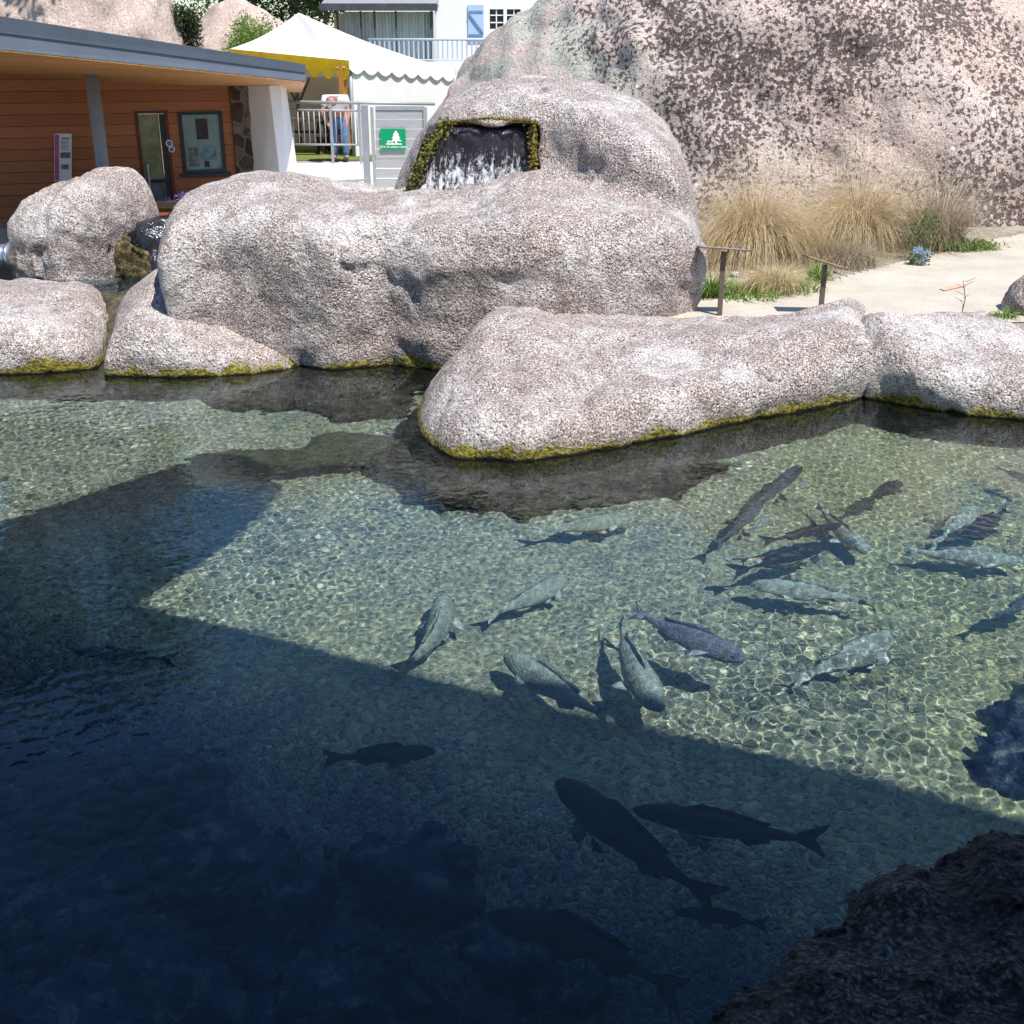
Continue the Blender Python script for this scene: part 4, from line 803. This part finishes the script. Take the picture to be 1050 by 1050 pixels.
for t_, nm in ((Np, 'pole'), (Lp, 'pole'), (Rp, 'pole')): MB().tube([(t_[0], t_[1]+.1, GZt), (t_[0], t_[1]+.1, t_[2])], .035, 8).build(nm, M['galv'], tn, True)
a = at(305, 100, 30.5); mb = MB(); mb.tube([(a[0], 30.5, GZt), (a[0], 30.5, 2.4)], .05, 8); mb.tube([(a[0], 30.5, 2.1), (a[0]-.35, 30.5, 2.9)], .03, 6); mb.tube([(a[0], 30.5, 2.1), (a[0]+.4, 30.5, 2.9)], .03, 6); mb.build('pole', M['rust_steel'], tn, True)
ph = at(272, 62, 29); V = []
MB().plate([Lp+(Np-Lp)*.42+np.array((0, .05, -.32)), Np+np.array((-.1, .05, -.12)), Np+np.array((-.1, .6, -.32)), Lp+(Np-Lp)*.42+np.array((0, .6, -.5))], .02).build('inner_flap', M['white_canvas'], tn)
# picnic tables inside the marquee
def picnic(px, Y, label, base=None):
    x = at(px, 140, Y)[0]; g = 1.18
    if base: o = copy_tree(base); o.location = (x, Y, g); return tag(o, label)
    o = empty('picnic_table', (x, Y, g), label, 'table', 'wooden picnic tables under the marquee'); MB().box((x, Y, g+.74), (1.3, .7, .05)).build('table_top', M['darkwood'], o)
    for s in (-1, 1):
        MB().box((x, Y+s*.62, g+.44), (1.3, .25, .05)).build('bench', M['darkwood'], o)
        mb = MB(); mb.tube([(x+s*.5, Y-.62, g), (x+s*.5, Y-.25, g+.72)], .04, 6); mb.tube([(x+s*.5, Y+.62, g), (x+s*.5, Y+.25, g+.72)], .04, 6); mb.box((x+s*.5, Y, g+.38), (.06, 1.3, .09)); mb.build('leg', M['darkwood'], o)
    return o
pt = picnic(310, 27.6, 'dark wooden picnic table at the left under the marquee'); picnic(352, 28.2, 'dark wooden picnic table behind the stooping person', pt)

# ------------------------------------------------------------------ person stooping under the marquee
def skin_body(name, verts, edges, rad, mat, parent, lvl=1):
    me = bpy.data.meshes.new(name); me.from_pydata(verts, edges, []); o = bpy.data.objects.new(name, me); S.collection.objects.link(o); sk = o.modifiers.new('s', 'SKIN'); sk.use_smooth_shade = True
    for v, r in zip(me.skin_vertices[0].data, rad): v.radius = (r if isinstance(r, tuple) else (r, r))
    me.skin_vertices[0].data[0].use_root = True; sb = o.modifiers.new('u', 'SUBSURF'); sb.levels = lvl; sb.render_levels = lvl
    dg = bpy.context.evaluated_depsgraph_get(); m2 = bpy.data.meshes.new_from_object(o.evaluated_get(dg)); bpy.data.objects.remove(o); o2 = bpy.data.objects.new(name, m2); S.collection.objects.link(o2); m2.materials.clear(); m2.materials.append(mat); m2.polygons.foreach_set('use_smooth', [True]*len(m2.polygons)); o2.parent = parent; return o2
pb = at(348, 150, 25.4); pb[2] = float(gbase(pb[0], pb[1]))+.012
pe = empty('person', pb, 'stooping person in white t-shirt and blue jeans by the marquee', 'person')
# coordinates relative to the feet: x right, y away from the viewer, z up (faces the viewer, bent forward)
body = skin_body('body', [(0, .15, .90), (.0, .10, 1.04), (.0, -.06, 1.18), (0, -.24, 1.27), (0, -.33, 1.26), (-.03, -.40, 1.20), (-.03, -.45, 1.12), (.10, .14, .84), (.11, .06, .47), (.13, .10, .09), (.13, -.06, .05), (-.10, .14, .84), (-.11, .06, .47), (-.12, .10, .09), (-.12, -.06, .05), (.20, -.25, 1.23), (.27, -.30, .98), (.22, -.38, .76), (.20, -.40, .68), (-.20, -.25, 1.23), (-.27, -.30, .98), (-.16, -.38, .78), (-.12, -.40, .70)],
    [(0, 1), (1, 2), (2, 3), (3, 4), (4, 5), (5, 6), (0, 7), (7, 8), (8, 9), (9, 10), (0, 11), (11, 12), (12, 13), (13, 14), (3, 15), (15, 16), (16, 17), (17, 18), (3, 19), (19, 20), (20, 21), (21, 22)],
    [(.10, .08), (.08, .07), (.07, .06), (.06, .05), .05, .085, .075, .10, .072, .05, .045, .10, .072, .05, .045, .05, .05, .04, .035, .05, .05, .04, .035], M['skin'], pe)
skin_body('trousers', [(0, .16, .92), (0, .11, 1.0), (.105, .15, .82), (.115, .065, .47), (.13, .105, .10), (-.105, .15, .82), (-.115, .065, .47), (-.12, .105, .10)], [(0, 1), (0, 2), (2, 3), (3, 4), (0, 5), (5, 6), (6, 7)], [(.17, .14), (.165, .135), .118, .09, .075, .118, .09, .075], M['jeans'], pe)
skin_body('t_shirt', [(0, .08, 1.02), (0, -.07, 1.19), (0, -.245, 1.275), (.20, -.255, 1.24), (.26, -.29, 1.08), (-.20, -.255, 1.24), (-.26, -.29, 1.08)], [(0, 1), (1, 2), (2, 3), (3, 4), (2, 5), (5, 6)], [(.20, .16), (.23, .18), (.21, .17), .10, .085, .10, .085], M['tshirt'], pe)
for s in (-1, 1): MB().ell((s*.125, -.02, .05), (.055, .14, .05), 10, 6).build('shoe', M['shoe'], None, True).parent = pe
MB().ell((-.05, -.45, 1.20), (.115, .11, .105), 12, 8).build('hair', M['hair'], None, True).parent = pe
MB().ell((-.05, -.505, 1.19), (.088, .08, .10), 12, 8).build('bald_crown', M['skin'], None, True).parent = pe

# ------------------------------------------------------------------ house behind
YH = 42.
def hx(px): return at(px, 20, YH)[0]
def hz(py): return at(400, py, YH)[2]
hs = empty('house', (hx(470), YH+2, 2.0), 'white house with blue shutter, conservatory and balcony railing', 'house')
x0, x1, xa, xb = hx(446), hx(640), hx(500), hx(536); zb_, zt_ = 1.5, 9.0
wz = (hz(32), hz(7)); mb = MB()
def hb(a, b, c, d, y0=YH, y1=YH+5): mb.box(((a+b)/2, (y0+y1)/2, (c+d)/2), (b-a, y1-y0, d-c))
hb(x0, xa, zb_, zt_); hb(xb, x1, zb_, zt_); hb(xa, xb, zb_, wz[0]); hb(xa, xb, wz[1], zt_); mb.build('wall', M['render'], hs)
rf = MB(); rf.hexa([(x0-6, YH-.6, zt_), (x1+.4, YH-.6, zt_), (x1+.4, YH+6, zt_), (x0-6, YH+6, zt_)], [(x0-6, YH+2.4, zt_+3), (x1+.4, YH+2.4, zt_+3), (x1+.4, YH+2.9, zt_+3), (x0-6, YH+2.9, zt_+3)]); rf.build('roof', M['slate'], hs)
wn = MB(); wd, wh = xb-xa, wz[1]-wz[0]; fw = .07
wn.box(((xa+xb)/2, YH+.06, wz[1]-fw/2), (wd, .12, fw)); wn.box(((xa+xb)/2, YH+.06, wz[0]+fw/2), (wd, .12, fw))
for u in (0, .5, 1): wn.box((xa+fw/2+(wd-fw)*u, YH+.05, (wz[0]+wz[1])/2), (fw*(1.6 if u == .5 else 1), .1, wh-2*fw-.004))
for u in (.25, .75): wn.box((xa+wd*u, YH+.06, (wz[0]+wz[1])/2), (.035, .05, wh-.16))
for v in (.36, .66): wn.box(((xa+xb)/2, YH+.065, wz[0]+wh*v), (wd-.18, .045, .035))
wob = wn.build('window', M['white_paint'], hs); MB().box(((xa+xb)/2, YH+.12, (wz[0]+wz[1])/2), (wd-.02, .02, wh-.02)).build('pane', M['glass_dark'], wob)
sx0, sx1 = hx(480), hx(496); sh = MB().box(((sx0+sx1)/2, YH-.03, (hz(5)+hz(42))/2), (sx1-sx0, .05, hz(5)-hz(42))).build('shutter', M['blue_paint'], hs)
mb = MB(); mb.box(((sx0+sx1)/2, YH-.067, hz(12)), (sx1-sx0-.06, .02, .06)); mb.box(((sx0+sx1)/2, YH-.067, hz(36)), (sx1-sx0-.06, .02, .06)); ang = math.atan2(hz(13)-hz(35), sx1-sx0); mb.box(((sx0+sx1)/2, YH-.088, (hz(13)+hz(35))/2), (math.hypot(hz(13)-hz(35), sx1-sx0)-.08, .02, .05), Matrix.Rotation(ang, 3, 'Y')); mb.build('brace', plain('grey_blue_paint', (.16, .24, .38), .6), sh)
# conservatory
cx0, cx1, yc = hx(332), hx(443), YH-1.6
sc_ = (yc)/YH; cx0, cx1 = at(334, 20, yc)[0], at(444, 20, yc)[0]; cz = lambda py: at(400, py, yc)[2]
cn = MB(); cn.box(((cx0+cx1)/2, yc-.1, cz(7.5)), (cx1-cx0+.3, .35, cz(4)-cz(11))).build('gutter', M['slate'], hs); MB().hexa([(cx0-.1, yc-.05, cz(3.5)), (cx1+.1, yc-.05, cz(3.5)), (cx1+.1, YH+1, cz(3.5)), (cx0-.1, YH+1, cz(3.5))], [(cx0-.1, yc+.1, cz(2)), (cx1+.1, yc+.1, cz(2)), (cx1+.1, YH+1, cz(-14)), (cx0-.1, YH+1, cz(-14))]).build('conservatory_roof', M['galv'], hs)
fr = MB()
for px in (334, 346, 370, 384, 406, 442.5): x = at(px, 20, yc)[0]; fr.box((x, yc, (cz(11.4)+1.6)/2), (.10 if px in (334, 442.5) else .06, .1, cz(11.4)-1.6))
cf = fr.build('conservatory_frame', M['slate'], hs)
V = []; n = 120
for i in range(n+1): u = i/n; x = cx0+.5+(cx1-cx0-.6)*u; y = yc+.45+.05*math.sin(i*1.35)+.03*math.sin(i*.5); V += [(x, y, 1.6), (x, y, cz(11.4))]
MB().add(V, [(2*i, 2*i+2, 2*i+3, 2*i+1) for i in range(n)]).build('curtain', M['curtain'], hs, True)
MB().box(((cx0+cx1)/2, yc+1.55, (1.6+cz(12))/2), (cx1-cx0-.1, .1, cz(12)-1.6)).build('conservatory_back', M['cream'], hs); MB().box((cx1-.02, yc+.8, (1.6+cz(12))/2), (.04, 1.4, cz(12)-1.6)).build('conservatory_side', plain('pale_green_glass', (.24, .29, .29), .1, .5), hs)
# balcony
yb = YH-2.6; bz = lambda py: at(440, py, yb)[2]; bx0, bx1 = at(378, 50, yb)[0], at(520, 50, yb)[0]
MB().box(((bx0+bx1)/2, yb+.55, bz(67)), (bx1-bx0, 1.4, .22)).build('balcony_floor', M['render'], hs); br = MB().tube([(bx0, yb, bz(40.5)), (bx1, yb, bz(40.5))], .035, 8).build('balcony_rail', M['blue_rail'], hs, True); MB().tube([(bx0, yb, bz(61.5)), (bx1, yb, bz(61.5))], .025, 8).build('lower_rail', M['blue_rail'], br, True)
for k in range(29): x = bx0+.05+(bx1-bx0-.1)*k/28; MB().box((x, yb, (bz(41)+bz(61))/2), (.05, .035, bz(41)-bz(61)-.02)).build('baluster', M['blue_rail'], br)

# ------------------------------------------------------------------ trees and bushes
def tree(name, base, trunk_h, cs, n, size, label, seed, mat='leaf', cat='tree'):
    o = empty(name, base, label, cat); b = np.array(base, float); mb = MB(); mb.tube([b, b+np.array((.1, 0, trunk_h*.5)), b+np.array((0, 0, trunk_h))], [.06*trunk_h**.7, .045*trunk_h**.7, .025*trunk_h**.7], 8)
    for c in cs[:6]: mb.tube([b+np.array((0, 0, trunk_h*.7)), b+np.array(c[:3])], [.03*trunk_h**.7, .01], 6)
    mb.build('trunk', M['bark'], o, True); leaves('crown', [b+np.array(c[:3]) for c in cs], [c[3:] for c in cs], n, size, M[mat], o, seed, .25); return o
def clump(cx, cy, cz_, rx, ry, rz, k, s, seed):
    r = random.Random(seed); return [(cx+r.uniform(-rx, rx), cy+r.uniform(-ry, ry), cz_+r.uniform(-rz, rz), *[s*r.uniform(.6, 1.15) for _ in range(3)]) for _ in range(k)]
a = at(288, 10, 46); tree('dark_tree', (a[0], 46, 1.9), 3.0, clump(0, 0, 3.9, 2.3, 1.2, 1.0, 26, .85, 1), 15000, .15, 'broad green tree behind the marquee left of the house', 1, 'leaf')
a = at(252, 36, 32); tree('bush', (a[0], 32, 1.3), 1.4, clump(.05, 0, 2.0, .55, .4, .62, 18, .42, 2), 8000, .075, 'round green bush between the pink boulder and the marquee', 2, 'leaf_bright', 'bush')
a = at(187, 25, 28); tree('shrub', (a[0]+.08, 28, 1.3), 1.8, clump(0, 0, 2.3, .22, .2, .65, 12, .25, 3), 3000, .08, 'dark shrub growing beside the tall pink boulder', 3, 'leaf_dark', 'shrub'); o = empty('straw_plant', (a[0]-.15, 27.6, 3.2), 'straw coloured plant leaning on the tall pink boulder', 'plant'); blades('leaves', (a[0]-.15, 27.6, 2.9), .1, 90, .9, .9, .03, M['leaf_straw'], o, 8)
tree('pine_tree', (-10.5, 24, 1.2), 6.5, clump(0, 0, 8.2, 2.6, 2.2, 1.8, 26, .9, 5), 16000, .2, 'tall dark pine behind the left side of the kiosk', 5, 'leaf_dark')
tree('pine_tree', (-8.1, 13.9, .5), 2.9, clump(.35, -.1, 3.4, .75, .8, 1.0, 20, .5, 6), 6000, .15, 'dark tree left of the upper pool beyond the picture', 6, 'leaf_dark')

# ------------------------------------------------------------------ fish
def fish_mesh(L, bend=0., slim=1.):
    n, m = 20, 12; V = []; F = []
    def path(u): return np.array((L*(.5-u), bend*L*((u-.35)**2)*(1 if u > .35 else .3), 0))
    st = [0, .02, .06, .12, .2, .3, .4, .5, .6, .7, .78, .84, .88]
    hh = [.012, .042, .072, .100, .122, .134, .132, .118, .094, .066, .046, .036, .034]; ww = [.010, .032, .050, .064, .072, .074, .070, .060, .046, .030, .019, .013, .010]
    for u, h, w_ in zip(st, hh, ww):
        c = path(u)
        for k in range(m):
            a = 2*math.pi*k/m; sq = math.sin(a); V.append(c+np.array((0, w_*L*slim*math.cos(a), h*L*slim*(sq if sq > 0 else sq*.88)+(.012*L if u < .3 else 0))))
    for i in range(len(st)-1):
        for k in range(m): F.append((i*m+k, i*m+(k+1) % m, (i+1)*m+(k+1) % m, (i+1)*m+k))
    F.append(tuple(reversed(range(m)))); F.append(tuple(range((len(st)-1)*m, len(st)*m)))
    def fin(P, t=.006):
        b = len(V); P = [np.array(p, float) for p in P]; nn = np.cross(P[1]-P[0], P[2]-P[0]); nn = nn/np.linalg.norm(nn)*t*L
        for p in P: V.append(p+nn)
        for p in P: V.append(p-nn)
        k = len(P); F.append(tuple(b+i for i in range(k))); F.append(tuple(b+k+i for i in reversed(range(k))))
        for i in range(k): F.append((b+i, b+k+i, b+k+(i+1) % k, b+(i+1) % k))
    t0, t1, t2 = path(.86), path(.95), path(1.02)
    fin([t0+(0, 0, .034*L), t1+(0, 0, .085*L), t2+(0, 0, .125*L), path(.955)+(0, 0, .01*L), t2+(0, 0, -.12*L), t1+(0, 0, -.08*L), t0+(0, 0, -.03*L)])
    fin([path(.28)+(0, 0, .13*L*slim), path(.36)+(0, 0, .185*L*slim), path(.5)+(0, 0, .16*L*slim), path(.72)+(0, 0, .10*L*slim), path(.70)+(0, 0, .06*L*slim), path(.5)+(0, 0, .11*L*slim)], .004)
    fin([path(.56)+(0, 0, -.085*L*slim), path(.62)+(0, 0, -.14*L*slim), path(.72)+(0, 0, -.085*L*slim), path(.72)+(0, 0, -.05*L*slim)], .004)
    for s in (-1, 1): fin([path(.24)+(0, s*.066*L, -.03*L), path(.30)+(0, s*.13*L, -.075*L), path(.37)+(0, s*.145*L, -.10*L), path(.36)+(0, s*.09*L, -.06*L), path(.29)+(0, s*.066*L, -.05*L)], .003)
    for s in (-1, 1): fin([path(.34)+(0, s*.03*L, -.11*L), path(.40)+(0, s*.06*L, -.165*L), path(.45)+(0, s*.04*L, -.13*L)], .003)
    return V, F
def fish(hpx, tpx, depth, mat, label, bend=.0, slim=1., dt=None):
    slim = slim*1.12; h, t = under(*hpx, depth), under(*tpx, depth if dt is None else dt); L = float(np.linalg.norm(h-t)); c = (h+t)/2; yaw = math.atan2(h[1]-t[1], h[0]-t[0]); pit = math.asin((h[2]-t[2])/L)
    V, F = fish_mesh(L, bend, slim); o = mesh_obj('fish', V, F, M[mat], None, True, True); o.location = c; o.rotation_euler = (-.5*math.cos(yaw), -pit, yaw); tag(o, label, 'fish', 'fish swimming in the pool')
    for s in (-1, 1): e = MB().ell((L*.425, s*.046*L*slim, .028*L), (.013*L, .008*L, .013*L), 8, 6).build('eye', M['eye'], None, True, True); e.parent = o
    return o
FISH = [((657, 531), (548, 546), -.62, 'fish', 'pale fish swimming level just below the jutting rock', .1, 1.),
 ((585, 592), (506, 634), -.72, 'fish', 'grey fish heading up and right above the middle of the sunlit bottom', .2, 1.),
 ((459, 612), (437, 692), -.70, 'fish', 'curved grey fish furthest left on the sunlit bottom', .45, 1.),
 ((517, 672), (620, 740), -.66, 'fish', 'grey fish with its tail beside the edge of the shade', -.15, 1.),
 ((675, 730), (622, 634), -.55, 'fish', 'grey fish swimming steeply towards the viewer crossing a blurred shadow', .2, 1.),
 ((764, 679), (645, 628), -.32, 'fish_lilac', 'lilac grey fish swimming high in the water, the clearest of all', .12, 1.),
 ((920, 651), (820, 700), -.68, 'fish', 'silver fish nearest the dark right edge of the sunlit bottom', .2, 1.),
 ((770, 600), (895, 617), -.60, 'fish', 'pale fish heading left with a long shadow under it', .1, 1.),
 ((1052, 578), (928, 565), -.60, 'fish', 'pale fish heading out past the right edge of the pool', .0, 1.),
 ((889, 568), (832, 517), -.68, 'fish', 'pale fish heading down and right under the dark ones', .1, .9),
 ((1003, 520), (958, 562), -.72, 'fish', 'faint fish pointing up beside the small black one', .1, .9),
 ((924, 494), (888, 515), -.35, 'fish_dark', 'small black fish alone near the far rocks', .1, 1.05),
 ((995, 553), (1030, 521), -.35, 'fish_dark', 'small black fish pointing down and left', .1, 1.15),
 ((1066, 498), (1022, 479), -.4, 'fish_dark', 'dark fish at the right edge below the last rock', .0, 1.),
 ((1075, 610), (1020, 632), -.4, 'fish_mid', 'dark fish leaving the picture at right with only its tail showing', .0, 1.),
 ((822, 478), (772, 522), -.45, 'fish_mid', 'slate blue fish nearest the far rocks swimming up and right', .05, .6),
 ((782, 516), (736, 560), -.55, 'fish_mid', 'slate blue fish following behind another up towards the far rocks', .05, .55),
 ((864, 538), (784, 556), -.45, 'fish_dark', 'upper one of two dark fish lying parallel', .1, .62),
 ((853, 558), (756, 588), -.45, 'fish_dark', 'lower one of two dark fish lying parallel', .15, .62),
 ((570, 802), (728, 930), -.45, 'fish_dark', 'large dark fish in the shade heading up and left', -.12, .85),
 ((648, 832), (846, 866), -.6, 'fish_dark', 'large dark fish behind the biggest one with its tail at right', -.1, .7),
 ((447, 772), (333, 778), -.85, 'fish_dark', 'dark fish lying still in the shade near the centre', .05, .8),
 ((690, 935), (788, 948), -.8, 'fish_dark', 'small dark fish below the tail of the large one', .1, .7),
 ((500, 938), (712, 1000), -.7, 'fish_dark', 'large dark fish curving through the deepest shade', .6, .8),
 ((75, 668), (182, 676), -.9, 'fish_mid', 'faint slate fish in the shade at far left', .1, .62)]
for f in FISH: fish(*f)
mb = MB(); P = [under(737, 757, -.93), under(765, 765, -.9), under(802, 763, -.92)]; mb.tube(P, [.006, .008, .004], 6); tag(mb.build('twig', M['bark'], None, True, True), 'thin dark twig lying on the sunlit pool bottom', 'twig')
